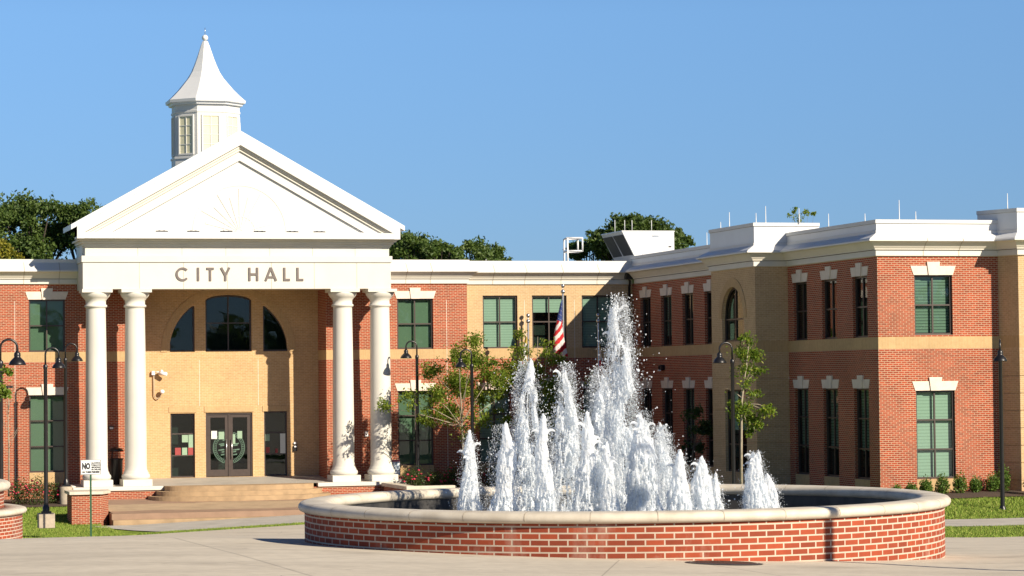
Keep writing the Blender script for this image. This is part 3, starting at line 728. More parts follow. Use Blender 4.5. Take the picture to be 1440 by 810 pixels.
mb = MB(); mb.prism([(XC-6.2,4.98),(XC+6.2,4.98),(XC+6.2,6.28),(XC,9.82),(XC-6.2,6.28)], 108.31, 110.4, 'white_metal'); mb.build('attic', hall)
mb = MB(); mb.prism([(XC-3.4,4.6),(XC+3.4,4.6),(XC+3.4,6.4),(XC,8.4),(XC-3.4,6.4)], 110.41, 124, 'roof_metal'); mb.build('rear_roof', hall)
# CITY HALL lettering
def stroke(mb, pts, wd, y0=107.862, y1=107.897, mat='letter_metal'):
    for (a, b) in zip(pts, pts[1:]):
        a, b = Vector(a), Vector(b); d = (b-a).normalized(); n_ = Vector((-d.y, d.x))*wd/2
        mb.prism([tuple(a-n_), tuple(b-n_), tuple(b+n_), tuple(a+n_)], y0, y1, mat)
ZB, ZT, W_ = 4.02, 4.555, .088
def U(px): return 15.77+(px-248)*(20.91-15.77)/(427-248)
def letter(ch, p0, p1):
    a, b = U(p0), U(p1); mb = MB(); h = W_/2; m = (a+b)/2
    if ch == 'C':
        r = (ZT-ZB)/2+.01-h; cx_, cz_ = a+r+h, (ZT+ZB)/2
        P_ = [(cx_+r*math.cos(t), cz_+r*math.sin(t)) for t in [R(42+276*i/20) for i in range(21)]]
        for i in range(20):
            t0, t1 = R(42+276*i/20), R(42+276*(i+1)/20)
            mb.prism([(cx_+q*math.cos(t), cz_+q*math.sin(t)) for q, t in ((r-h,t0),(r+h,t0),(r+h,t1),(r-h,t1))], 107.862, 107.897, 'letter_metal')
    elif ch == 'I': stroke(mb, [(m,ZB),(m,ZT)], W_)
    elif ch == 'T': stroke(mb, [(m,ZB),(m,ZT-W_)], W_); stroke(mb, [(a,ZT-h),(b,ZT-h)], W_)
    elif ch == 'Y':
        stroke(mb, [(m,ZB),(m,ZB+.25)], W_); stroke(mb, [(m,ZB+.22),(a+h,ZT)], W_, 107.863); stroke(mb, [(m,ZB+.22),(b-h,ZT)], W_, 107.864)
    elif ch == 'H':
        stroke(mb, [(a+h,ZB),(a+h,ZT)], W_); stroke(mb, [(b-h,ZB),(b-h,ZT)], W_); stroke(mb, [(a+W_,(ZB+ZT)/2),(b-W_,(ZB+ZT)/2)], W_)
    elif ch == 'A':
        stroke(mb, [(a+h,ZB),(m,ZT)], W_); stroke(mb, [(b-h,ZB),(m,ZT)], W_, 107.863); stroke(mb, [(a+.13,ZB+.15),(b-.13,ZB+.15)], W_*.9, 107.864)
    elif ch == 'L': stroke(mb, [(a+h,ZB),(a+h,ZT)], W_); stroke(mb, [(a+W_,ZB+h),(b,ZB+h)], W_)
    o = mb.build('letter', hall); o['label'] = 'dark metal letter '+ch
for ch, a, b in (('C',247,265.3),('I',276.7,280),('T',290,300.3),('Y',309,323.8),('H',348.8,362.8),('A',371.5,389.5),('L',398.2,407.6),('L',417,426.6)): letter(ch, a, b)
# cupola
cup = MB(); CX, CYY = 18.29, 116.2; rot = math.pi/8; k8 = 1/math.cos(math.pi/8)
cup.lathe([(1.40*k8,4.7),(1.40*k8,9.50),(1.44*k8,9.52),(1.44*k8,9.60),(1.38*k8,9.62),(1.38*k8,11.46),(1.41*k8,11.48),(1.41*k8,11.56),(1.38*k8,11.58),(1.38*k8,11.84)], CX, CYY, 'white_panel', 8, False, rot=rot)
cu = cup.build('cupola', hall)
mb = MB(); mb.lathe([(1.36*k8,11.80),(1.50*k8,11.82),(1.52*k8,11.90),(1.62*k8,11.93),(1.64*k8,12.05),(1.58*k8,12.08)], CX, CYY, 'white_metal', 8, False, rot=rot); mb.build('eave', cu)
mb = MB(); mb.lathe([(1.60*k8,12.07),(1.42*k8,12.24),(1.14*k8,12.54),(.95*k8,12.78),(.74*k8,13.05),(.585*k8,13.32),(.47*k8,13.6),(.36*k8,13.9),(.265*k8,14.2),(.17*k8,14.5),(.11*k8,14.66),(.0,14.68)], CX, CYY, 'white_metal', 8, False, rot=rot); mb.build('spire', cu)
mb = MB(); mb.lathe([(.0,14.66)]+[(.135*math.sin(math.pi*i/10), 14.81-.135*math.cos(math.pi*i/10)) for i in range(1,11)], CX, CYY, 'white_metal', 16); mb.tube([(CX,CYY,14.9),(CX,CYY,15.25)], .012, 'steel', 6); mb.build('finial', cu)
for i in range(8):
    t = math.pi/4*i; n_ = Vector((math.cos(t), math.sin(t), 0)); u_ = Vector((-n_.y, n_.x, 0))
    if n_.y > .5: continue
    pl = Plane(Vector((CX, CYY, 0))+n_*1.38, u_, n_)
    mb = MB(); wz0, wz1, hw_ = 9.72, 11.32, .345
    mb.poly([pl.p(a, .012, z) for a, z in ((-hw_,wz0),(hw_,wz0),(hw_,wz1),(-hw_,wz1))], 'cupola_pane')
    wv = mb.build('cupola_window', cu)
    mb = MB()
    for a in (-hw_-.05, hw_-.01): pbox(mb, pl, a, a+.06, .0, .05, wz0-.05, wz1+.05, 'white_panel')
    for z in (wz0-.05, wz1-.01): pbox(mb, pl, -hw_+.01, hw_-.01, .0, .05, z, z+.06, 'white_panel')
    pbox(mb, pl, -.016, .016, .01, .035, wz0+.01, wz1-.01, 'white_panel')
    for q in range(1, 4): z = wz0+(wz1-wz0)*q/4; pbox(mb, pl, -hw_+.01, hw_-.01, .01, .03, z-.014, z+.014, 'white_panel')
    mb.build('window_trim', cu)
# lightning rods
for x, y, z, h in ((29.6,112,4.6,.5),(36.1,110.4,5.17,.55),(36.1,106.4,5.17,.6),(36.1,102.2,5.17,.55),(36.1,99.6,5.17,.5),(35.0,97.5,5.56,.3),(35.1,96.8,5.57,.62),(34.9,93.4,5.57,.38),(35.2,93.2,5.57,.62),(36.5,93.2,5.57,.55),(36.4,92.9,5.57,.3),(36.2,89.6,5.2,.5),(36.2,86.3,5.2,.3),(36.9,85.0,5.2,.68),(37.5,85.0,5.2,.3),(40.7,84.6,5.56,.55),(41.4,83.5,5.56,.6),(8.9,110.3,4.97,.3),(18.36,107.8,10.02,.35),(44.6,83.5,5.56,.6)):
    mb = MB(); mb.tube([(x,y,z-.02),(x,y,z+.06),(x,y,z+h)], [.03,.016,.011], 'white_metal', 6); mb.build('lightning_rod', hall)
# fittings on the walls
def fitting(name, label, cat, f, loc):
    t = thing(name, loc, label, cat); f(t); return t
def f_wl(t):
    mb = MB(); mb.box(35.62,35.8,106.75,107.1,.28,.50,'black_paint'); mb.build('housing', t, bevel=.02)
    mb = MB(); mb.box(35.58,35.64,106.8,107.05,.25,.30,'sign_white'); mb.build('lens', t)
fitting('wall_light', 'black box wall light on the shaded brick wing behind the fountain', 'wall light', f_wl, (35.8,106.9,.3))
def f_fl(t):
    mb = MB(); mb.box(9.15,9.5,109.6,109.78,-.17,-.07,'black_paint'); mb.build('housing', t, bevel=.02)
    mb = MB(); mb.box(9.28,9.36,109.78,109.99,-.15,-.09,'black_paint'); mb.build('bracket', t)
fitting('floodlight', 'small black floodlight on the brick wall at the far left', 'floodlight', f_fl, (9.3,110,-.15))
def f_cam(t):
    mb = MB(); mb.box(15.27,15.40,111.56,111.69,.30,.46,'camera_white'); mb.tube([(15.36,111.6,.42),(15.55,111.45,.42)], .025, 'camera_white'); mb.build('bracket', t)
    mb = MB(); mb.tube([(15.36,111.62,.32),(15.36,111.62,-.50),(15.40,111.62,-.62),(15.50,111.6,-.68),(15.60,111.58,-.62),(15.66,111.55,-.45)], .022, 'concrete_pad'); mb.build('conduit', t)
    mb = MB(); mb.tube([(15.56,111.5,.38),(15.86,111.35,.33)], [.085,.07], 'camera_white', 12); mb.lathe([(.0,.52),(.05,.50),(.06,.42)], 15.66, 111.45, 'camera_white', 12); mb.build('camera_body', t)
    mb = MB(); mb.lathe([(.0,-.30),(.06,-.31),(.095,-.36),(.095,-.42),(.06,-.46),(0,-.47)], 15.68, 111.5, 'camera_white', 14); mb.build('dome_camera', t)
fitting('security_camera', 'white security cameras on a hooked conduit left of the arched entrance', 'security camera', f_cam, (15.36,111.7,-.7))
def f_rd(t):
    mb = MB(); mb.box(21.17,21.27,111.62,111.695,-2.62,-2.54,'camera_white'); mb.build('sensor', t)
    mb = MB(); mb.box(21.16,21.30,111.60,111.695,-2.92,-2.68,'black_paint'); mb.box(21.175,21.285,111.59,111.61,-2.76,-2.70,'camera_white'); mb.build('reader', t, bevel=.008)
fitting('card_reader', 'black and grey card reader on tan brick right of the entrance doors', 'card reader', f_rd, (21.2,111.7,-2.9))
def f_bx(t):
    mb = MB(); mb.box(23.82,23.95,109.9,109.995,-2.32,-2.12,'camera_white'); mb.build('box', t, bevel=.01)
    mb = MB(); mb.lathe([(.0,-2.19),(.03,-2.2),(.03,-2.26),(0,-2.27)], 23.885, 109.9, 'steel', 10); mb.build('bell', t)
fitting('alarm_box', 'small pale alarm box on red brick between the two right columns', 'alarm box', f_bx, (23.88,110,-2.3))
def f_bx2(t):
    mb = MB(); mb.box(13.3,13.5,109.86,109.995,-1.88,-1.74,'black_paint'); mb.build('housing', t, bevel=.01)
    mb = MB(); mb.box(13.33,13.47,109.83,109.86,-1.86,-1.78,'sign_white'); mb.build('lens', t)
fitting('wall_light', 'small dark wall light on red brick between the two left columns', 'wall light', f_bx2, (13.4,110,-1.85))

# notices taped inside the glass
def notice(x0, x1, z0, z1, mat, label, d=.105):
    mb = MB(); y = 111.7+d-.0
    mb.box(x0, x1, y, y+.004, z0, z1, mat); o = mb.build('notice'); tag(o, label, 'notice', 'notices on the entrance glass'); return o
yN = .10
notice(16.53,16.78,-2.48,-2.18,'paper_green','pale green square notice high in the left sidelight'); notice(16.80,17.0,-2.70,-2.17,'paper_green','long pale green notice beside the frame of the left sidelight')
notice(16.24,16.48,-3.0,-2.70,'paper_red','left red notice standing low in the left sidelight'); notice(16.53,16.74,-3.0,-2.70,'paper_green','small green notice between two red ones in the left sidelight'); notice(16.78,17.0,-3.0,-2.70,'paper_red','right red notice standing low in the left sidelight')
notice(17.74,17.98,-2.36,-2.03,'paper_white','white notice with red heading on the left door',.09); notice(18.05,18.28,-2.38,-2.07,'paper_green','pale green notice on the left door'); notice(18.62,18.74,-2.58,-2.18,'paper_green','narrow pale green notice by the edge of the right door'); notice(18.83,19.03,-2.36,-2.05,'paper_green','square pale green notice on the right door')
notice(19.98,20.18,-2.48,-2.20,'paper_green','pale green notice left in the right sidelight'); notice(20.62,20.84,-3.0,-2.18,'paper_white','tall white notice right in the right sidelight'); notice(20.02,20.18,-2.98,-2.74,'paper_red','red notice left in the right sidelight'); notice(20.42,20.52,-2.98,-2.8,'paper_red','narrow red notice in the middle of the right sidelight')

# ------------------------------------------------------------------ steps, terrace, low walls
st = thing('entrance_steps', (18, 106, -4.7), 'three curved tan concrete steps up to the portico doors', 'steps')
def arc_slab(mb, hw, pr, z0, z1, mat, n=40, yb=107.60):
    pts = [(18.15+hw*math.cos(math.pi*(1-i/n)), yb-pr*math.sin(math.pi*i/n)**.55) for i in range(n+1)]
    mb.poly([(x, y, z1) for x, y in pts], mat)
    for (a, b) in zip(pts, pts[1:]): mb.poly([(*a, z0), (*b, z0), (*b, z1), (*a, z1)], mat)
for i, (hw_, pr_, z1_) in enumerate(((2.98,1.25,-4.09),(3.30,1.62,-4.285),(3.62,2.0,-4.475))):
    mb = MB(); arc_slab(mb, hw_, pr_, -4.9, z1_, 'step_stone', yb=107.55-.004*i); mb.build('step', st)
mb = MB()
def tz(y): return -4.645-(106-y)*.036
rows = [(107.5,'terrace_brown'),(105.2,'terrace_tan'),(102.0,'terrace_brown'),(100.9,None)]
XL, XRt = 12.35, 24.1
for (ya, m), (yb, _) in zip(rows, rows[1:]):
    n = 60
    for i in range(n):
        xa, xb = XL+(XRt-XL)*i/n, XL+(XRt-XL)*(i+1)/n
        def wob(x, y): return y+(.16*math.sin(x*.9+y)+.08*math.sin(x*2.3)) if y in (105.2, 102.0) else y
        P_ = [(xa, wob(xa, yb)), (xb, wob(xb, yb)), (xb, wob(xb, ya)), (xa, wob(xa, ya))]
        mb.poly([(x, y, tz(y)) for x, y in P_], m)
o = mb.build('terrace'); tag(o, kind='structure')
ls = thing('lower_steps', (18, 100.5, -5.2), 'two long tan concrete steps between sidewalk and terrace', 'steps')
mb = MB(); mb.box(12.3, 24.1, 100.88, 101.6, -5.7, tz(100.9)-.004, 'terrace_brown'); mb.build('step', ls)
mb = MB(); mb.box(12.3, 24.1, 100.42, 100.878, -5.7, -5.05, 'step_stone'); mb.build('step', ls)
pier = thing('brick_pier', (11.6, 101, -5), 'low red brick pier with stone cap beside the steps, behind the sign', 'wall')
mb = MB()
pts = [(10.85,101.0),(11.92,101.0),(12.3,101.9),(12.3,102.6),(10.85,102.6)]
for a, b in zip(pts, pts[1:]+pts[:1]): mb.poly([(*a,-5.6),(*b,-5.6),(*b,-4.10),(*a,-4.10)], 'red_brick')
mb.build('brick_body', pier)
mb = MB(); pc = [(10.76,100.9),(11.98,100.9),(12.38,101.85),(12.38,102.7),(10.76,102.7)]
mb.poly([(*p,-3.99) for p in pc], 'coping_stone'); mb.poly([(*p,-4.098) for p in pc], 'coping_stone')
for a, b in zip(pc, pc[1:]+pc[:1]): mb.poly([(*a,-4.098),(*b,-4.098),(*b,-3.99),(*a,-3.99)], 'coping_stone')
mb.build('cap', pier)
mb = MB(); mb.box(12.0,12.3,102.604,107.5,-5.6,-4.5,'red_brick'); mb.build('side_wall', pier)
lw = thing('garden_wall', (24.5, 103, -4.4), 'low brick garden wall with pale stone cap right of the portico', 'wall')
mb = MB(); mb.box(24.0, 25.8, 103, 103.3, -5.4, -4.28, 'red_brick'); mb.box(24.0,24.3,103.3,107.3,-5.4,-4.28,'red_brick'); mb.build('brick_body', lw)
mb = MB(); mb.box(23.92, 25.88, 102.93, 103.37, -4.277, -4.13, 'coping_stone'); mb.box(23.92,24.38,103.372,107.4,-4.277,-4.13,'coping_stone'); mb.build('cap', lw, bevel=.02)

# ------------------------------------------------------------------ fountain
FX, FY, FR = 9.762, 30.725, 3.75
ft = thing('fountain', (FX, FY, -2.1), 'round red brick fountain basin with pale stone rim in front of the city hall', 'fountain')
mb = MB(); mb.lathe([(FR,-2.8),(FR,-1.528)], FX, FY, 'red_brick_curved', 220, True, uvR=FR); mb.build('basin_wall', ft)
mb = MB()
cp = [(FR-.02,-1.526),(FR+.03,-1.522),(FR+.062,-1.505),(FR+.075,-1.475),(FR+.07,-1.445),(FR+.045,-1.42),(FR+.0,-1.408),(3.62,-1.402),(3.52,-1.405),(3.47,-1.42),(3.445,-1.45),(3.445,-1.49),(3.47,-1.52),(3.50,-1.53)]
mb.lathe(cp, FX, FY, 'coping_stone', 200, True); cpo = mb.build('coping', ft)
for i in range(34):
    mb = MB()
    a = 2*math.pi*(i+.35)/34; n_ = Vector((math.cos(a), math.sin(a))); t_ = Vector((-n_.y, n_.x))*.004
    prev = None
    for r, z in cp[2:11]:
        q = (r+.0015*(1 if r > 3.6 else -1), z+(.0015 if z > -1.46 else 0))
        cur = [(FX+n_.x*q[0]+t_.x*s, FY+n_.y*q[0]+t_.y*s, q[1]) for s in (-1, 1)]
        if prev: mb.poly([prev[0], prev[1], cur[1], cur[0]], 'concrete_pad')
        prev = cur
    mb.build('coping_joint', cpo)
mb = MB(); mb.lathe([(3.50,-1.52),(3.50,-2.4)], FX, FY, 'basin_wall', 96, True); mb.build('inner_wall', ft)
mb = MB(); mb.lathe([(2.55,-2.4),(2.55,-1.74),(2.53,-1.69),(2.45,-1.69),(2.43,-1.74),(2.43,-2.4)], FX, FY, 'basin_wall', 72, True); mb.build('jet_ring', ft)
WZ = -1.86
v = []; f = []; nr_, na = 30, 90
for i in range(nr_+1):
    for j in range(na):
        r = 3.52*i/nr_; a = 2*math.pi*j/na; x, y = FX+r*math.cos(a), FY+r*math.sin(a)
        v.append((x, y, WZ+.02*noise.noise((x*3, y*3, 0))+.012*noise.noise((x*8, y*8, 4))))
for i in range(nr_):
    for j in range(na): f.append((i*na+j, i*na+(j+1)%na, (i+1)*na+(j+1)%na, (i+1)*na+j))
me = bpy.data.meshes.new('water'); me.from_pydata(v, [], f); me.materials.append(MATS['pool_water']); me.polygons.foreach_set('use_smooth', [True]*len(f))
o = bpy.data.objects.new('water', me); C.objects.link(o); tag(o, kind='structure')

# unit icosahedron
ph = (1+5**.5)/2
ICO_V = np.array([(-1,ph,0),(1,ph,0),(-1,-ph,0),(1,-ph,0),(0,-1,ph),(0,1,ph),(0,-1,-ph),(0,1,-ph),(ph,0,-1),(ph,0,1),(-ph,0,-1),(-ph,0,1)])/math.sqrt(1+ph*ph)
ICO_F = np.array([(0,11,5),(0,5,1),(0,1,7),(0,7,10),(0,10,11),(1,5,9),(5,11,4),(11,10,2),(10,7,6),(7,1,8),(3,9,4),(3,4,2),(3,2,6),(3,6,8),(3,8,9),(4,9,5),(2,4,11),(6,2,10),(8,6,7),(9,8,1)])
def tri_mesh(name, V, Fc, mat, smooth=True):
    me = bpy.data.meshes.new(name); me.vertices.add(len(V)); me.vertices.foreach_set('co', np.asarray(V, np.float32).ravel())
    n = Fc.shape[1]; me.loops.add(len(Fc)*n); me.loops.foreach_set('vertex_index', Fc.astype(np.int32).ravel())
    me.polygons.add(len(Fc)); me.polygons.foreach_set('loop_start', np.arange(0, len(Fc)*n, n, dtype=np.int32)); me.polygons.foreach_set('loop_total', np.full(len(Fc), n, np.int32))
    me.polygons.foreach_set('use_smooth', np.full(len(Fc), smooth)); me.materials.append(MATS[mat]); me.update(calc_edges=True); return me
def blobs(P, r, stretch=1.0):
    P = np.asarray(P); r = np.asarray(r); sc = np.ones((len(P), 1, 3)); sc[:, 0, 2] = stretch
    V = P[:, None, :]+ICO_V[None]*r[:, None, None]*sc
    Fc = (ICO_F[None]+(np.arange(len(P))*12)[:, None, None]).reshape(-1, 3)
    return V.reshape(-1, 3), Fc
def make_jet(x, y, h, wb, loose, label, seed):
    """wb: half width at the foot"""
    g = np.random.default_rng(seed); P = []; rad = []
    lean = g.normal(0, .025, 2); ph1, ph2 = g.uniform(0, 50, 2)
    def axis_at(s): return np.array([lean[0]*s*h+.05*h**.5*noise.noise((ph1, s*h*2.2, 0))*s, lean[1]*s*h+.05*noise.noise((ph2, s*h*2.2, 0))*s, s*h])
    def env(s): return (wb*(1-s)**(.66 if not loose else .5)+.02*(1-s)+.012)*(1+.4*noise.noise((ph1+3, s*h*3.2, seed))+.2*noise.noise((ph2+3, s*h*9, seed)))
    # ligaments: short vertical streaks spread through the envelope, dense low down, broken up higher
    n = int((3000 if not loose else 2900)*h*(wb/.25)**1.05)
    for k_ in range(n):
        s = g.random()**(1.15 if not loose else 1.0); a = g.uniform(0, 2*math.pi); e = env(s)
        q = math.sqrt(g.random()) if not loose else g.random()**.62
        c0 = axis_at(s); px, py = e*q*math.cos(a), e*q*math.sin(a)
        if noise.noise((px*8+ph1, py*8+ph2, s*h*1.7)) < ((-.20+.30*s) if loose else (-.7+.5*s)) : continue
        L = g.uniform(.03, .13); m_ = max(2, int(L/.016)); r0 = g.uniform(.0065, .0125)
        tw = g.normal(0, .12, 2)+np.array([math.cos(a), math.sin(a)])*(-.16)
        for j in range(m_):
            t = j/(m_-1)-.5
            P.append((c0[0]+px+tw[0]*t*L, c0[1]+py+tw[1]*t*L, c0[2]+t*L)); rad.append(r0*(1-1.1*abs(t)))
    # solid heart of the dense jets
    n = int(h/.02)
    for i in range(n):
        s = i/n; e = env(s)*(.42 if not loose else .16*(1-s))
        P.append(tuple(axis_at(s)+np.array([*g.normal(0, e*.3, 2), 0]))); rad.append(max(.010, e*g.uniform(.5, .9)))
    # flung arms at the crown
    for k_ in range(5 if h > .8 else 3):
        a = g.uniform(0, 2*math.pi); s = g.uniform(.72, .97); c0 = axis_at(s); L = g.uniform(.05, .16)*min(1, h); e = env(s)
        for q in range(12):
            t = q/11; P.append((c0[0]+math.cos(a)*(e*.6+t*L*.75), c0[1]+math.sin(a)*(e*.6+t*L*.75), c0[2]+L*(1.3*t-1.0*t*t))); rad.append(.017*(1-.55*t))
    for k_ in range(int(260*wb/.3)):
        a = g.uniform(0, 2*math.pi); d = wb*1.25*math.sqrt(g.random()); P.append((d*math.cos(a), d*math.sin(a), abs(g.normal(0, .045)))); rad.append(g.uniform(.010, .026))
    V, Fc = blobs(np.array(P), np.maximum(rad, .006), 1.9)
    t = thing('water_jet', (x, y, WZ), label, 'water jet', 'jets of the fountain')
    o = bpy.data.objects.new('plume', tri_mesh('plume', V, Fc, 'foam')); C.objects.link(o); o.parent = t
    rm = o.modifiers.new('remesh', 'REMESH'); rm.mode = 'VOXEL'; rm.voxel_size = .0075; rm.use_smooth_shade = True
    sm = o.modifiers.new('smooth', 'SMOOTH'); sm.factor = .5; sm.iterations = 1
    # flying drops
    nd = int((700 if loose else 120)*max(.7, h)*wb/.25)
    s = g.beta(1.2, 1.2, nd); a = g.uniform(0, 2*math.pi, nd); ee = np.array([env(q) for q in s])
    d = ee*(.8+g.exponential(.42, nd))+g.exponential(.05, nd)
    Pd = np.stack([d*np.cos(a), d*np.sin(a), s*h*1.04], 1); rd = .003+.0075*g.random(nd)**3; rd[g.random(nd) < .025] *= 1.7
    V, Fc = blobs(Pd, rd, 1.3)
    nm = int((9000 if loose else 4200)*max(.6, h)*wb/.22)
    s = g.beta(1.0, 1.25, nm); a = g.uniform(0, 2*math.pi, nm); ee = np.array([env(q) for q in s])
    d = ee*(.35+.75*np.sqrt(g.random(nm)))+np.abs(g.normal(0, .035, nm))
    Pm = np.stack([d*np.cos(a), d*np.sin(a), s*h*1.02], 1); rm_ = g.uniform(.0018, .0042, nm)
    TV = np.array([(1,1,1),(1,-1,-1),(-1,1,-1),(-1,-1,1)])*np.array([.62,.62,1.3]); TF = np.array([(0,1,2),(0,3,1),(0,2,3),(1,3,2)])
    V2 = (Pm[:, None, :]+TV[None]*rm_[:, None, None]).reshape(-1, 3); F2 = (TF[None]+(np.arange(nm)*4)[:, None, None]).reshape(-1, 3)
    Fc = np.concatenate([Fc, F2+len(V)]); V = np.concatenate([V, V2])
    o = bpy.data.objects.new('spray', tri_mesh('spray', V, Fc, 'foam')); C.objects.link(o); o.parent = t; o['kind'] = 'stuff'
JETS = [(9.75,30.72,.90,.235,1,'tallest water jet, at the centre of the fountain'),
 (7.9,30.72,-.65,.145,0,'short smooth water jet at the far left of the fountain'), (8.02,29.82,-.54,.165,0,'second jet from the left, forked near its top, behind the near rim'),
 (8.83,31.62,.17,.21,1,'tall loose jet in the left of the fountain, in front of the leafy tree'), (8.45,29.42,-.45,.14,0,'slim pointed jet just right of the left tall one'),
 (9.5,32.12,.14,.18,1,'tall loose jet under the national flag'), (8.85,29.22,-.43,.17,0,'medium dense jet left of the central jet'), (9.98,32.32,.10,.20,1,'tall loose jet close behind the left side of the central jet'),
 (9.07,29.02,-.77,.135,0,'small dense jet at the foot of the central jet'), (9.54,29.22,-.40,.26,0,'thick dense jet hugging the right of the central jet'), (10.72,32.12,-.62,.22,1,'loose jet behind the thick one right of the centre'),
 (10.06,29.52,-.89,.19,0,'first of the low jets right of the centre'), (10.42,29.82,-.97,.19,0,'middle one of the low jets right of the centre, with flung drops above'), (11.17,31.52,-1.21,.16,0,'lowest jet, right edge of the low cluster'),
 (11.32,30.42,-.90,.20,0,'jet standing apart at the right of the fountain'), (11.74,31.12,-1.24,.19,0,'small jet at the far right of the fountain')]
for i, (x, y, zt, wb, lo, lab) in enumerate(JETS): make_jet(x, y, zt-WZ, wb, lo, lab, 11+i)

# stepped round planter at the left edge
def round_planter():
    t = thing('planter', (1.25, 55, -3.3), 'round brick planter with stone rims, cut by the left edge', 'planter')
    X, Y = 1.22, 55
    mb = MB(); mb.lathe([(3.70,-3.9),(3.70,-2.55)], X, Y, 'red_brick_curved', 120, True, uvR=3.7); mb.build('lower_wall', t)
    mb = MB(); mb.lathe([(3.70,-2.55),(3.77,-2.53),(3.79,-2.49),(3.77,-2.45),(3.70,-2.43),(3.35,-2.42),(3.35,-2.55)], X, Y, 'coping_stone', 96, True); mb.build('lower_coping', t)
    mb = MB(); mb.lathe([(3.34,-2.6),(3.34,-2.10)], X, Y, 'red_brick_curved', 120, True, uvR=3.34); mb.build('upper_wall', t)
    mb = MB(); mb.lathe([(3.34,-2.10),(3.43,-2.08),(3.47,-2.02),(3.46,-1.95),(3.40,-1.91),(3.05,-1.90),(3.0,-2.1)], X, Y, 'coping_stone', 96, True); mb.build('upper_coping', t)
    mb = MB(); mb.lathe([(3.05,-2.05),(0,-1.98)], X, Y, 'soil', 48); o = mb.build('soil', t)
round_planter()
mh = thing('manhole_cover', (9.45, 26.35, ground(9.45,26.35)), 'rusty round manhole cover in the plaza in front of the fountain', 'manhole cover')
def gz(x, y): return ground(x, y)+.02
mb = MB(); X, Y = 9.45, 26.35
ring = [(X+.34*math.cos(2*math.pi*i/40), Y+.34*math.sin(2*math.pi*i/40)) for i in range(40)]
mb.poly([(x, y, gz(x, y)+.010) for x, y in ring], 'rust_iron'); mb.build('lid', mh)
mb = MB()
for i in range(40):
    a, b = 2*math.pi*i/40, 2*math.pi*(i+1)/40
    mb.poly([(X+r*math.cos(t), Y+r*math.sin(t), gz(X+r*math.cos(t), Y+r*math.sin(t))+z_) for r, t, z_ in ((.345,a,.013),(.345,b,.013),(.40,b,.006),(.40,a,.006))], 'coil_dark')
mb.build('rim', mh)

# ------------------------------------------------------------------ street lamps
def make_lamp(h=5.6):
    t = thing('street_lamp', (0,0,0), 'x', 'street lamp', 'gooseneck lamps round the plaza')
    mb = MB(); mb.box(-.17,.17,-.17,.17,0,.06,'black_paint'); mb.lathe([(.12,.06),(.12,.2),(.085,.26),(.085,.3)], 0, 0, 'black_paint', 16); mb.build('base', t)
    mb = MB(); mb.lathe([(.072,.26),(.062,h-.75),(.075,h-.72),(.075,h-.62),(.04,h-.58)], 0, 0, 'black_paint', 16); mb.build('pole', t)
    r = .225; arc = [(0,0,h-.62),(0,0,h-r-.03)]+[(r-r*math.cos(a), 0, h-r-.03+r*math.sin(a)) for a in [math.pi*i/14 for i in range(1,15)]]+[(2*r,0,h-.38)]
    mb = MB(); mb.tube(arc, .032, 'black_paint', 10); mb.build('arm', t)
    mb = MB(); mb.lathe([(.035,h-.34),(.05,h-.36),(.085,h-.40),(.09,h-.46),(.085,h-.50),(.10,h-.52),(.12,h-.54),(.19,h-.61),(.225,h-.68),(.235,h-.72),(.22,h-.72),(.17,h-.62),(.0,h-.56)], 2*r, 0, 'black_paint', 24); mb.build('lamp_shade', t)
    mb = MB(); mb.lathe([(0,h-.70),(.06,h-.68),(.075,h-.63),(.05,h-.57)], 2*r, 0, 'sign_white', 14); mb.build('bulb', t)
    return t
lamp = make_lamp()
LAMPS = [((6.07,74),-4.38,0,'black gooseneck lamp at the left edge behind green leaves'),
 ((9.13,93),-4.37,0,'black gooseneck lamp on a concrete block in the lawn left of the portico'),
 ((11.31,107.3),-4.02,0,'black gooseneck lamp on a round concrete footing close to the left column'),
 ((25.40,107.2),-4.02,math.pi,'black gooseneck lamp in front of the windows right of the columns'),
 ((26.60,103.0),-4.42,math.pi,'black gooseneck lamp standing in the leafy tree behind the fountain'),
 ((31.40,86.5),-4.44,math.pi,'black gooseneck lamp beside the slim tree at the tan tower'),
 ((37.95,79.6),-4.50,-R(115.5),'black lamp on the lawn at the right edge, its arm turned to the viewer'),
 ((13.9,22.4),-2.04,math.pi,'black gooseneck lamp on the plaza right of the camera')]
for i, ((x, y), z, rz, lab) in enumerate(LAMPS):
    o = lamp if i == 0 else copy_tree(lamp)
    o.location = (x, y, z); o.rotation_euler = (0,0,rz); o['label'] = lab
for x, y, z, r in ((9.13,93,-4.37,.27),):
    mb = MB(); mb.box(x-.27, x+.27, y-.27, y+.27, z-.5, z-.004, 'concrete_pad'); o = mb.build('lamp_footing', bevel=.02); tag(o, 'square concrete block under a lamp on the left lawn', 'footing')
mb = MB(); mb.lathe([(.25,-5.2),(.25,-4.04),(.23,-4.024),(0,-4.024)], 11.31, 107.3, 'concrete_pad', 24); o = mb.build('lamp_footing'); tag(o, 'round concrete lamp footing beside the brick pier', 'footing')

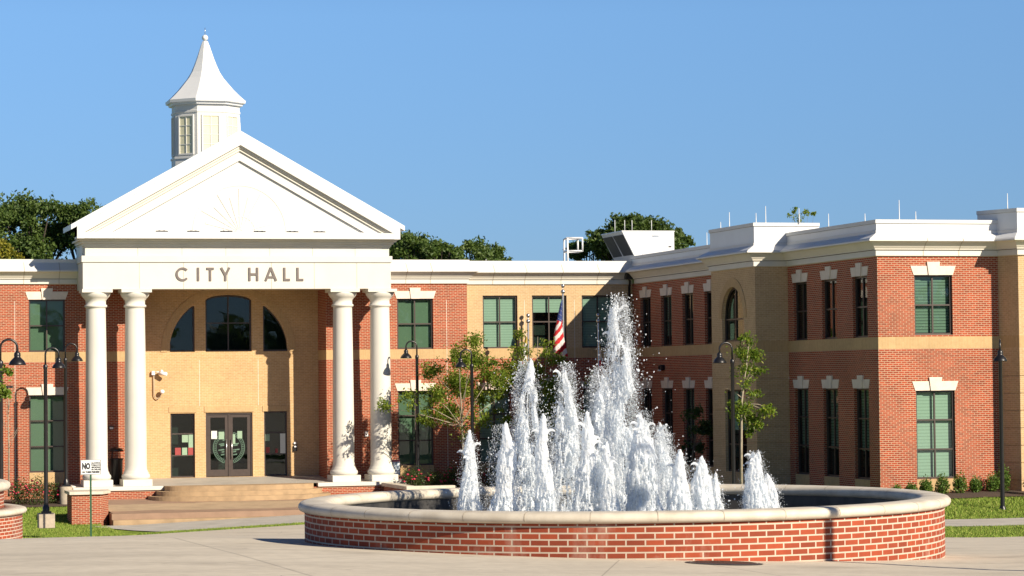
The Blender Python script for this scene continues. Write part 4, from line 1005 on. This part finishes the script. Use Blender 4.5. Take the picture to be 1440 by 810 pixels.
# ------------------------------------------------------------------ sign, bin, poster, flags, roof things
sg = thing('no_alcohol_sign', (10.35, 90.6, ground(10.35,90.6)), 'white NO sign with small black text on a green post before the portico', 'sign')
sx, sy_ = 10.36, 90.6; sc_ = 90.6*1.035/3829
zt, zb = -2.85, -3.28+.0
zc = -2.78; hw_, hh = .335, .245
mb = MB(); mb.box(sx-.03, sx+.03, sy_, sy_+.03, ground(sx, sy_)-.1, zc+.2, 'post_green'); mb.build('post', sg)
mb = MB(); mb.box(sx-hw_, sx+hw_, sy_-.014, sy_-.004, zc-hh, zc+hh, 'sign_white'); pn = mb.build('panel', sg)
mb = MB()
for a in (-1, 1):
    mb.box(sx+a*(hw_-.012)-.008, sx+a*(hw_-.012)+.008, sy_-.017, sy_-.0145, zc-hh+.006, zc+hh-.006, 'sign_black'); mb.box(sx-hw_+.022, sx+hw_-.022, sy_-.017, sy_-.0145, zc+a*(hh-.012)-.007, zc+a*(hh-.012)+.007, 'sign_black')
mb.build('border', pn)
def text(body, x, z, size, y, mat, parent, name='lettering', align='LEFT', sxx=1.0, ext=.0015, bold=.0):
    cu_ = bpy.data.curves.new(name, 'FONT'); cu_.body = body; cu_.size = size; cu_.extrude = ext; cu_.align_x = align; cu_.offset = bold; cu_.resolution_u = 2
    tmp = bpy.data.objects.new(name+'_tmp', cu_); C.objects.link(tmp)
    dg = bpy.context.evaluated_depsgraph_get(); me = bpy.data.meshes.new_from_object(tmp.evaluated_get(dg)); bpy.data.objects.remove(tmp)
    off = Vector((0,0,0)); p = parent
    while p: off += p.location; p = p.parent
    for vv in me.vertices: vv.co = Vector((x+vv.co.x*sxx, y-vv.co.z, z+vv.co.y))-off
    me.materials.clear(); me.materials.append(MATS[mat]); o = bpy.data.objects.new(name, me); C.objects.link(o); o.parent = parent; return o
text('NO', sx-.285, zc-.055, .27, sy_-.017, 'sign_black', pn, sxx=.62, bold=.02)
for i, b in enumerate(('ALCOHOL','TOBACCO','SMOKING','OR DRUGS')): text(b, sx+.165, zc+.115-.072*i, .07, sy_-.017, 'sign_black', pn, align='CENTER', sxx=.9, bold=.005)
text('ON THESE PREMISES', sx, zc-.185, .075, sy_-.017, 'sign_black', pn, align='CENTER', sxx=.86, bold=.006)

bn = thing('trash_bin', (13.5, 109.3, -4.05), 'black trash bin with raised canopy lid between the left columns', 'trash bin')
mb = MB(); mb.lathe([(.0,-4.05),(.25,-4.05),(.27,-3.1),(.29,-3.08),(.29,-3.02),(.25,-3.02),(.24,-3.3),(0,-3.3)], 13.5, 109.25, 'black_paint', 20); mb.build('body', bn)
mb = MB(); mb.lathe([(.30,-2.74),(.31,-2.70),(.22,-2.62),(.08,-2.58),(0,-2.575)], 13.5, 109.25, 'black_paint', 20); mb.lathe([(.30,-2.74),(0,-2.72)], 13.5, 109.25, 'black_paint', 20); mb.build('lid', bn)
mb = MB()
for a in range(4): q = R(45+90*a); mb.tube([(13.5+.22*math.cos(q),109.25+.22*math.sin(q),-3.05),(13.5+.2*math.cos(q),109.25+.2*math.sin(q),-2.7)], .014, 'black_paint', 6)
mb.build('bracket', bn)
ab = thing('poster_stand', (24.85, 108.8, -4.05), 'upright poster stand with pale blue print beside the right column', 'poster')
mb = MB(); mb.box(24.68,25.02,108.80,108.82,-3.9,-3.26,'poster_print'); mb.build('poster', ab)
mb = MB(); 
for a in (24.66, 25.02): mb.box(a, a+.02, 108.79, 108.83, -4.06, -3.24, 'black_paint')
mb.box(24.6,25.1,108.7,108.95,-4.07,-4.05,'black_paint'); mb.build('frame', ab)

def flagpole(x, y, ztop, label, r=.05):
    t = thing('flagpole', (x, y, -4.2), label, 'flagpole', 'flagpoles in the courtyard')
    mb = MB(); mb.lathe([(r*1.3,-4.4),(r*1.1,-1),(r*.8,ztop-.42),(r*.75,ztop-.40)], x, y, 'steel', 14); mb.build('pole', t)
    mb = MB(); mb.lathe([(.02,ztop-.42),(.085,ztop-.38),(.095,ztop-.31),(.07,ztop-.27),(.03,ztop-.25),(.018,ztop-.2),(.018,ztop-.15)], x, y, 'steel', 14); mb.build('truck', t)
    mb = MB(); mb.lathe([(.0,ztop-.17)]+[(.085*math.sin(math.pi*i/8), ztop-.085-.085*math.cos(math.pi*i/8)) for i in range(1,9)], x, y, 'steel', 14); mb.build('finial', t)
    mb = MB(); mb.lathe([(.3,-4.4),(.3,-4.15),(.12,-4.05),(.07,-4.0)], x, y, 'concrete_pad', 20); mb.build('base', t)
flagpole(32.11,109,3.93,'tallest steel flagpole, flying the national flag'); flagpole(30.59,109,2.70,'shorter steel flagpole half hidden in the leafy tree'); flagpole(33.64,109,2.70,'shorter steel flagpole right of the tall one, beside the highest jet')
# furled national flag: cloth surface hanging at the pole, coloured by its own stripes
def hanging_flag(x, y, z0, H, label, kind, wl=.42, wr=.30):
    nu, nv = 52, 60; v = []; f = []; mi = []
    mats = ['flag_red','flag_white','flag_blue','flag_yellow']
    for j in range(nv+1):
        t = j/nv
        for i in range(nu+1):
            s = i/nu
            spread = min(1, .22+1.15*t); fold = math.sin(s*13+t*2.0)*(.03+.03*t)
            xx = x-.05-wl*spread*math.sin(min(1, s*1.5)*math.pi/2)*(1 if s < .67 else 1-(s-.67)*2.2)+(wr+.05)*max(0, s-.55)*max(0, t-.3)*3.0
            yy = y-.07+fold-.18*s*(1-.5*s)
            zz = z0-H*t-.42*s*(.5+.5*t)
            v.append((xx, yy, zz))
    for j in range(nv):
        for i in range(nu):
            s, t = i/nu, j/nv
            f.append((j*(nu+1)+i, j*(nu+1)+i+1, (j+1)*(nu+1)+i+1, (j+1)*(nu+1)+i))
            if kind == 'stars':
                if t < .33 or (t < .42 and s < .5):
                    m = 2
                    if (i % 6 in (2,)) and (j % 5 in (2,)): m = 1
                else: m = 0 if int((t*.75+s*.55)*13) % 2 == 0 else 1
            else:
                m = 3 if t < .18 and s > .5 else 1 if t < .62 else 0 if s < .7 else 3
            mi.append(m)
    me = bpy.data.meshes.new('flag'); me.from_pydata(v, [], f)
    for m in mats: me.materials.append(MATS[m])
    me.polygons.foreach_set('material_index', mi); me.polygons.foreach_set('use_smooth', [True]*len(f))
    o = bpy.data.objects.new('flag', me); C.objects.link(o)
    sd_ = o.modifiers.new('thick', 'SOLIDIFY'); sd_.thickness = .006
    tag(o, label, 'flag', 'flags in the courtyard')
hanging_flag(32.11,109,3.25,1.95,'red white and blue striped flag hanging limp on the tallest pole','stars')
hanging_flag(33.68,109,1.62,1.3,'limp white flag with red and yellow edges on the right pole','state',-.12,.3)
hanging_flag(30.55,109,1.9,1.3,'limp flag half hidden in the tree on the left pole','state',.25,.1)

hv = thing('rooftop_unit', (38.9, 118, 4.6), 'white rooftop air unit with dark slanted intake on the wing roof', 'air conditioner')
k_ = 1.18
mb = MB(); X0_, X1_, Xs = 32.6*k_, 34.0*k_, 31.9*k_
# body: long side faces the camera, hood slopes on the left
mb.prism([(32.75*k_,4.62),(33.98*k_,4.62),(33.98*k_,5.62*k_),(31.87*k_,5.62*k_)], 118, 121.2, 'white_metal'); mb.build('body', hv)
mb = MB()
a, b = Vector((32.72*k_-.02, 4.80)), Vector((31.93*k_-.02, 5.5*k_))
for q0, q1 in ((118.12,119.55),(119.7,121.1)): mb.poly([(a.x-.01,q0,a.y),(b.x-.01,q0,b.y),(b.x-.01,q1,b.y),(a.x-.01,q1,a.y)], 'coil_dark')
mb.build('intake', hv)
mb = MB(); mb.box(31.85*k_,34.0*k_,117.98,121.22,5.62*k_,5.66*k_,'white_metal'); mb.build('lid', hv)
mb = MB(); mb.box(33.1*k_,33.35*k_,117.985,117.999,5.42*k_,5.48*k_,'steel'); mb.box(33.75*k_,33.86*k_,117.985,117.999,5.02*k_,5.07*k_,'coil_dark'); mb.build('plate', hv)
for x in (31.9,32.3,32.6,33.4): 
    mb = MB(); mb.tube([(x*k_,119.2,5.66*k_),(x*k_,119.2,5.66*k_+.55)], .014, 'white_metal', 6); mb.build('rod', hv)
ld = thing('roof_ladder', (34.1,114,4.6), 'white roof hatch rail standing on the flat roof above the tan bay', 'rail')
for x, y in ((33.82,114),(34.02,115.2)): mb = MB(); mb.tube([(x,y,4.6),(x,y,6.12)], .045, 'white_metal', 8); mb.build('post', ld)
mb = MB()
for z in (6.12, 5.55):
    mb.tube([(33.82,114,z),(34.5,114,z),(34.65,115.2,z),(34.02,115.2,z),(33.82,114,z)], .04, 'white_metal', 8)
for x, y in ((34.5,114),(34.65,115.2)): mb.tube([(x,y,5.55),(x,y,6.12)], .04, 'white_metal', 8)
mb.build('rail', ld)

# ------------------------------------------------------------------ vegetation
def leaves(clusters, n_per_m3, size, g, flat=.75, cap=30000, min_n=40):
    Ps = []
    for (x, y, z, r) in clusters:
        n = int(max(min_n, n_per_m3*4.19*r**3))
        d = g.normal(0, 1, (n, 3)); d /= np.linalg.norm(d, axis=1)[:, None]
        rr = r*g.random(n)**(1/2.2)*(1+.25*g.normal(0, 1, n))
        P = d*rr[:, None]; P[:, 2] *= flat; Ps.append(P+np.array([x, y, z]))
    P = np.concatenate(Ps); 
    # clumping: drop leaves where a coarse noise is low, so gaps open
    keep = np.array([noise.noise((p[0]*2.1/size*.08+3, p[1]*2.1/size*.08, p[2]*2.1/size*.08)) > -.22 for p in P]); P = P[keep]
    if len(P) > cap: P = P[g.permutation(len(P))[:cap]]
    n = len(P); N = g.normal(0, 1, (n, 3)); N[:, 2] += .5; N /= np.linalg.norm(N, axis=1)[:, None]
    T = np.cross(N, g.normal(0, 1, (n, 3))); T /= np.linalg.norm(T, axis=1)[:, None]; B = np.cross(N, T)
    s = size*g.uniform(.6, 1.35, n)[:, None]
    V = np.stack([P-T*s*.55, P+B*s*.28+N*s*.06, P+T*s*.55, P-B*s*.28+N*s*.06], 1).reshape(-1, 3)
    return V, np.arange(4*n).reshape(-1, 4)
def tree(name, base, crown, mat, bark, label, cat='tree', group=None, dens=420, size=.1, trunk_r=.05, seed=1, flat=.8, cap=30000, fork=.45, limbs=True, dy=.5):
    g = np.random.default_rng(seed); x, y, z = base
    t = thing(name, base, label, cat, group)
    cl = []
    for c in crown:
        cx_, cz_, r = c[:3]; yy = y+(c[3] if len(c) > 3 else g.uniform(-dy, dy)); cl.append((cx_, yy, cz_, r))
        for q in range(2): cl.append((cx_+g.normal(0, r*.6), yy+g.normal(0, r*.6), cz_+g.normal(0, r*.45), r*g.uniform(.4, .7)))
    V, Fc = leaves(cl, dens, size, g, flat, cap)
    o = bpy.data.objects.new('crown', tri_mesh('crown', V-np.array(base), Fc, mat, False)); C.objects.link(o); o.parent = t
    mb = MB(); top = max(c[1] for c in crown); cxm = sum(c[0] for c in crown)/len(crown)
    zf = z+(top-z)*fork; pts = [(x,y,z-.3),(x+.02,y,z+(zf-z)*.5),(x+(cxm-x)*.15,y,zf),(x+(cxm-x)*.6,y,zf+(top-zf)*.5),(cxm,y,top-.1)]
    mb.tube(pts, [trunk_r*1.2, trunk_r, trunk_r*.8, trunk_r*.45, trunk_r*.12], bark, 8)
    if limbs:
        for (cx_, yy, cz_, r) in cl[::3]:
            tt = g.uniform(0, .8); zb_ = zf+(min(cz_, top-.3)-zf)*.45*tt; xb = x+(cxm-x)*.3
            mid = ((xb+cx_)/2+g.normal(0, .05), (y+yy)/2, (zb_+cz_)/2+.1*g.random())
            mb.tube([(xb,y,zb_), mid, (cx_,yy,cz_)], [trunk_r*.42, trunk_r*.28, trunk_r*.1], bark, 5)
    mb.build('trunk', t); return t
A_ = [(x+(x-26.8)*.12, z, r*1.12) for x, z, r in [(27.01,1.51,.42),(26.56,.8,.55),(27.5,.65,.52),(25.83,.38,.45),(28.02,.08,.5),(26.85,-.2,.62),(25.67,-.61,.5),(27.72,-.77,.55),(24.8,-.74,.36),(24.22,-1.07,.3),(28.31,-.78,.34),(26.54,-1.33,.58),(27.42,-1.62,.46),(25.66,-1.6,.34),(26.88,-2.13,.4),(28.3,-1.64,.3)]]
B_ = [(x+(x-29.9)*.10, z, r*1.12) for x, z, r in [(29.44,1.77,.28),(29.23,1.06,.42),(30.03,1.19,.38),(29.66,.34,.58),(30.56,.62,.44),(29.07,-.22,.5),(30.25,-.38,.55),(30.99,-.24,.4),(31.68,-.11,.28),(29.65,-1.08,.5),(30.53,-1.23,.45),(29.34,-1.93,.4),(30.08,-2.22,.45),(31.13,-1.39,.3),(28.33,.07,.28),(27.9,.7,.22)]]
C_ = [(33.91,1.29,.34),(33.63,.86,.38),(34.17,.73,.34),(33.76,.22,.44),(34.24,.17,.26),(33.61,-.28,.3),(34.07,-.67,.28),(32.99,-.4,.16),(33.6,-1.17,.4),(34.0,-1.55,.44),(33.2,-.99,.2),(34.41,-1.25,.3),(33.94,-2.01,.2),(34.68,-1.18,.16)]
D_ = [(33.95,-1.5,.22),(34.47,-1.32,.28),(34.75,-1.92,.32),(34.32,-2.19,.32),(35.04,-2.07,.28),(35.30,-1.99,.3),(34.6,-2.74,.28),(34.11,-2.51,.22)]
tree('courtyard_tree', (26.85,105.5,-4.45), A_, 'leaf_courtyard', 'bark_pale', 'airy green young tree before the brick wall, left of the fountain jets', 'tree', 'young trees in the courtyard', 1150, .105, .05, 3, cap=34000, fork=.42, dy=1.2)
tree('courtyard_tree', (29.76,105.0,-4.45), B_, 'leaf_courtyard', 'bark_pale', 'airy green young tree behind the left tall jet, under the tan windows', 'tree', 'young trees in the courtyard', 1150, .105, .05, 4, cap=34000, fork=.42, dy=1.2)
C_ = [(x*.956, z*.956, r*.956) for x, z, r in C_]
tree('courtyard_tree', (32.03,87.5,-4.1), C_, 'leaf_bright', 'bark_pale', 'slim yellow green young tree beside a lamp at the tan tower', 'tree', 'young trees in the courtyard', 1700, .10, .045, 5, cap=16000, fork=.6, dy=.35)
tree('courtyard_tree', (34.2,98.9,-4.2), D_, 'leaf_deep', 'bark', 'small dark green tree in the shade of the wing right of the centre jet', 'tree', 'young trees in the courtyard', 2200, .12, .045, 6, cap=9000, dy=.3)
tree('planter_tree', (3.2,55,-2.0), [(4.36,.21,.20,0),(4.62,.28,.15,0),(4.52,0,.18,0),(4.64,-.2,.11,0),(4.15,0,.29,0),(4.09,.43,.29,0),(3.67,.29,.5,0),(3.2,.9,.6,0),(3.0,0,.6,0)], 'leaf_bright', 'bark', 'bright green leafy branch reaching in at the left edge', 'tree', None, 900, .085, .05, 8, cap=9000, dy=.1)
# bare young tree
bt = thing('bare_tree', (9.2,108.5,-4.3), 'leafless young tree against the brick at the far left', 'tree')
mb = MB(); g = random.Random(5)
mb.tube([(9.2,108.5,-4.4),(9.22,108.5,-2.6),(9.19,108.5,-1.2),(9.23,108.5,-.1)], [.035,.028,.018,.006], 'bark_pale', 6); mb.build('trunk', bt)
mb = MB()
for i in range(16):
    z = -2.7+i*.15; a = g.uniform(0, 6.28); L = g.uniform(.25,.6)*(1-.03*i); dx, dy_ = math.cos(a)*L, math.sin(a)*L*.6
    mb.tube([(9.2,108.5,z),(9.2+dx*.6,108.5+dy_*.6,z+.14),(9.2+dx,108.5+dy_,z+.42)], [.012,.008,.003], 'bark_pale', 5)
    mb.tube([(9.2+dx*.6,108.5+dy_*.6,z+.14),(9.2+dx*.5,108.5+dy_*.9,z+.45)], [.007,.003], 'bark_pale', 5)
mb.build('branches', bt)
# trees beyond the roofs: broad crowns of many clumps
def big_tree(name, x, y, top, r, mat, label, seed, n=26, flatc=.8, shape='round', size=.2, group='trees beyond the roofs', dens=330, cap=60000):
    g = np.random.default_rng(seed); cr = []
    for i in range(n):
        a = g.uniform(0, 2*math.pi); q = math.sqrt(g.random()); hgt = g.random()
        if shape == 'round': cx_ = x+r*q*math.cos(a)*math.sin(math.pi*(.27+.63*hgt)); yy = r*q*math.sin(a); cz_ = top-r*.25-hgt*r*1.5
        else: cx_ = x+r*q*math.cos(a)*(1-.15*hgt); yy = r*q*math.sin(a); cz_ = top-r*.18-r*.42*q*q-hgt*r*.35
        cr.append((cx_, cz_, r*g.uniform(.20, .36), yy))
    cr.append((x+g.normal(0, .1*r), top-r*.2, r*.28, 0))
    return tree(name, (x, y, -4.3), cr, mat, 'bark_dark', label, 'tree', group, dens, size, r*.09, seed, flatc, cap, fork=.55)
big_tree('oak_tree', 12.9,140,9.65,2.5,'leaf_oak','broad dark oak crown behind the roof at the far left',21,70)
big_tree('oak_tree', 15.7,138,9.25,1.5,'leaf_oak','smaller ragged dark crown between the left oak and the pediment',22,44)
big_tree('oak_tree', 9.2,142,9.3,1.9,'leaf_oak','dark oak crown cut by the left edge of the picture',23,50)
tree('golden_tree', (9.2,118,-4.3), [(9.3,5.93,.42),(9.75,6.0,.30),(9.93,5.5,.33),(10.5,5.38,.24),(9.0,5.6,.5)], 'leaf_gold', 'bark', 'yellow green tree top just above the roof edge at the far left', 'tree', 'trees beyond the roofs', 700, .17, .08, 24, cap=8000)
big_tree('oak_tree', 35.3,150,8.4,1.9,'leaf_oak','dark rounded crown right behind the pediment',25,50)
big_tree('oak_tree', 37.4,152,8.0,1.7,'leaf_oak','mid green crown second from the pediment above the roof',26,40)
big_tree('oak_tree', 36.6,149,7.75,1.4,'leaf_oak','low dark crown filling the gap behind the two tallest of the row',35,40)
big_tree('oak_tree', 38.5,150,7.7,1.3,'leaf_oak','low rounded crown in the middle of the row above the tan bay',36,40)
big_tree('oak_tree', 39.3,151,7.9,1.6,'leaf_oak','mid green crown third from the pediment above the roof',27,40)
big_tree('oak_tree', 41.0,153,7.5,1.1,'leaf_oak','last low crown of the row above the tan bay roof',28,26)
big_tree('pine_tree', 42.1,130,8.18,2.1,'leaf_pine','flat topped pine behind the white rooftop unit',29,60,.7,'flat',.2,dens=330)
big_tree('pine_tree', 40.6,133,7.25,1.3,'leaf_pine','lower pine boughs left of the rooftop unit',30,26,.7,'flat',.2,dens=330)
big_tree('pine_tree', 44.6,131,7.5,.95,'leaf_pine','small pine top right of the rooftop unit',31,18,.7,'flat',.2,dens=330)
tree('thin_tree', (41.2,105,4.0-8.3), [(40.79,6.62,.22),(41.1,6.5,.24),(41.51,6.72,.20),(41.25,6.25,.2),(41.85,6.68,.12),(40.95,6.8,.15)], 'leaf_courtyard', 'bark', 'thin leafy tree top poking above the wing parapet', 'tree', 'trees beyond the roofs', 1500, .09, .03, 33, cap=2500)
g = np.random.default_rng(3); cl = []
for i in range(90):
    x = -260+i*6+g.uniform(-3, 3); y = -95+g.uniform(-14, 14); hh_ = g.uniform(8, 14)
    for q in range(3): cl.append((x+g.normal(0, 2), y+g.normal(0, 2), -2+hh_*(.25+.3*q), g.uniform(2.6, 4)))
V_, F_ = leaves(cl, 2.2, 1.5, g, 1.0, 60000)
o = bpy.data.objects.new('wood', tri_mesh('wood', V_, F_, 'leaf_oak', False)); C.objects.link(o); tag(o, 'far green wood across the street facing the city hall', 'wood', None, 'stuff')
# clipped shrubs along the wing
def bush(name, base, rx, rz, mat, label, cat, group, seed, n=900, size=.05, flowers=0, spiky=0):
    g = np.random.default_rng(seed); t = thing(name, base, label, cat, group)
    d = g.normal(0, 1, (n, 3)); d /= np.linalg.norm(d, axis=1)[:, None]; rr = g.random(n)**(1/2.5)
    lump = np.array([1+.3*noise.noise((p[0]*2.2+seed, p[1]*2.2, p[2]*2.2)) for p in d])
    P = d*(rr*lump)[:, None]*np.array([rx, rx, rz]); P[:, 2] += rz*.85; P = P[P[:, 2] > 0]
    if spiky: P[:, 2] *= 1+spiky*g.random(len(P))**4
    m = len(P); N = g.normal(0, 1, (m, 3)); N /= np.linalg.norm(N, axis=1)[:, None]; T = np.cross(N, g.normal(0, 1, (m, 3))); T /= np.linalg.norm(T, axis=1)[:, None]; B = np.cross(N, T)
    s = size*g.uniform(.6, 1.4, m)[:, None]
    V = np.stack([P-T*s*.6, P+B*s*.3, P+T*s*.6, P-B*s*.3], 1).reshape(-1, 3)
    o = bpy.data.objects.new('foliage', tri_mesh('foliage', V, np.arange(4*m).reshape(-1, 4), mat, False)); C.objects.link(o); o.parent = t
    mb = MB()
    for q in range(5): a = q*1.3; mb.tube([(base[0],base[1],base[2]-.05),(base[0]+rx*.4*math.cos(a),base[1]+rx*.4*math.sin(a),base[2]+rz*.9)], [.012,.006], 'bark', 5)
    mb.build('stems', t)
    if flowers:
        dd = g.normal(0, 1, (flowers, 3)); dd[:, 2] = np.abs(dd[:, 2])*.8+.05; dd[:, 1] -= .4; dd /= np.linalg.norm(dd, axis=1)[:, None]
        Pf = dd*np.array([rx, rx, rz])*g.uniform(.85, 1.12, (flowers, 1)); Pf[:, 2] += rz*.75
        V, Fc = blobs(Pf, g.uniform(.03, .065, flowers), .8)
        o = bpy.data.objects.new('blossoms', tri_mesh('blossoms', V, Fc, 'rose_petal')); C.objects.link(o); o.parent = t; o['kind'] = 'stuff'
SH = [(36.2,.18,.17),(36.72,.20,.19),(37.26,.22,.26),(37.86,.24,.30),(38.48,.25,.30),(39.05,.20,.24),(39.67,.24,.28),(40.08,.23,.42),(40.52,.26,.34)]
SL_ = ['small low clipped shrub nearest the brick corner','second shrub from the brick corner','shrub just left of the tall window base','shrub under the left of the tall window','round shrub under the right of the tall window','small shrub right of the tall window','rounded shrub left of the right lamp post','tallest shrub, behind the right lamp post','shrub at the tan pilaster on the right edge']
for i, ((x, rx, rz), lab) in enumerate(zip(SH, SL_)): bush('shrub', (x, 83.95 if x < 40.2 else 82.8, ground(x, 83.9)+.02), rx, rz, 'leaf_shrub', lab, 'shrub', 'shrubs along the brick wing', 60+i, 1100, .06, 0, .5)
RS = [(9.55,107.6,.45,.42,'rose bush with red flowers at the left, nearest the edge'),(10.2,107.3,.5,.45,'full red rose bush in front of the lower left window'),(10.85,107.7,.38,.36,'rose bush beside the round lamp footing'),
      (25.15,106.9,.5,.52,'large red rose bush beside the right column'),(26.05,107.0,.45,.42,'middle red rose bush under the right window'),(26.75,107.1,.36,.50,'sparse tall rose bush by the tree trunk'),(28.6,107.4,.4,.5,'pale rose bush between the two left jets')]
for i, (x, y, rx, rz, lab) in enumerate(RS): bush('rose_bush', (x, y, ground(x, y)+.0), rx, rz*(1.25 if x < 20 else 1.0), 'leaf_rose', lab, 'rose bush', 'rose bushes in the beds', 80+i, 1300, .06, 16 if i < 6 else 9, .3)
# planting beds
sheet('planting_bed', lambda y: 8.5, lambda y: 11.6, 106.4, 109.9, 'soil', .03, .5, 8); sheet('planting_bed', lambda y: 24.95, lambda y: 35.5, 105.6, 109.9, 'soil', .03, .5, 20); sheet('planting_bed', lambda y: 35.9, lambda y: 46, 82.5, 84.6, 'soil', .03, .5, 24)

# short grass standing up along the lawns
def grass(regions, n, name='grass'):
    g = np.random.default_rng(99); Ps = []
    tot = sum((b-a)*(d-c) for a, b, c, d in regions)
    for a, b, c, d in regions:
        m = int(n*(b-a)*(d-c)/tot); Ps.append(np.stack([g.uniform(a, b, m), g.uniform(c, d, m)], 1))
    P = np.concatenate(Ps); z = np.array([ground(*p) for p in P]); m = len(P)
    a = g.uniform(0, 6.28, m); h = g.uniform(.03, .085, m); wv = g.uniform(.008, .018, m)
    dx, dy_ = np.cos(a)*wv, np.sin(a)*wv; lx, ly = g.normal(0, .025, m), g.normal(0, .025, m)
    V = np.stack([np.stack([P[:,0]-dx, P[:,1]-dy_, z], 1), np.stack([P[:,0]+dx, P[:,1]+dy_, z], 1), np.stack([P[:,0]+lx, P[:,1]+ly, z+h], 1)], 1).reshape(-1, 3)
    o = bpy.data.objects.new(name, tri_mesh(name, V, np.arange(3*m).reshape(-1, 3), 'grass_blade', False)); C.objects.link(o); tag(o, 'short mown grass on the lawns', 'grass', None, 'stuff')
grass([(30,44,77.2,82.4),(24,40,66.6,72.9),(6,12.0,93,106.3),(8,26,92.7,94.5)], 150000)
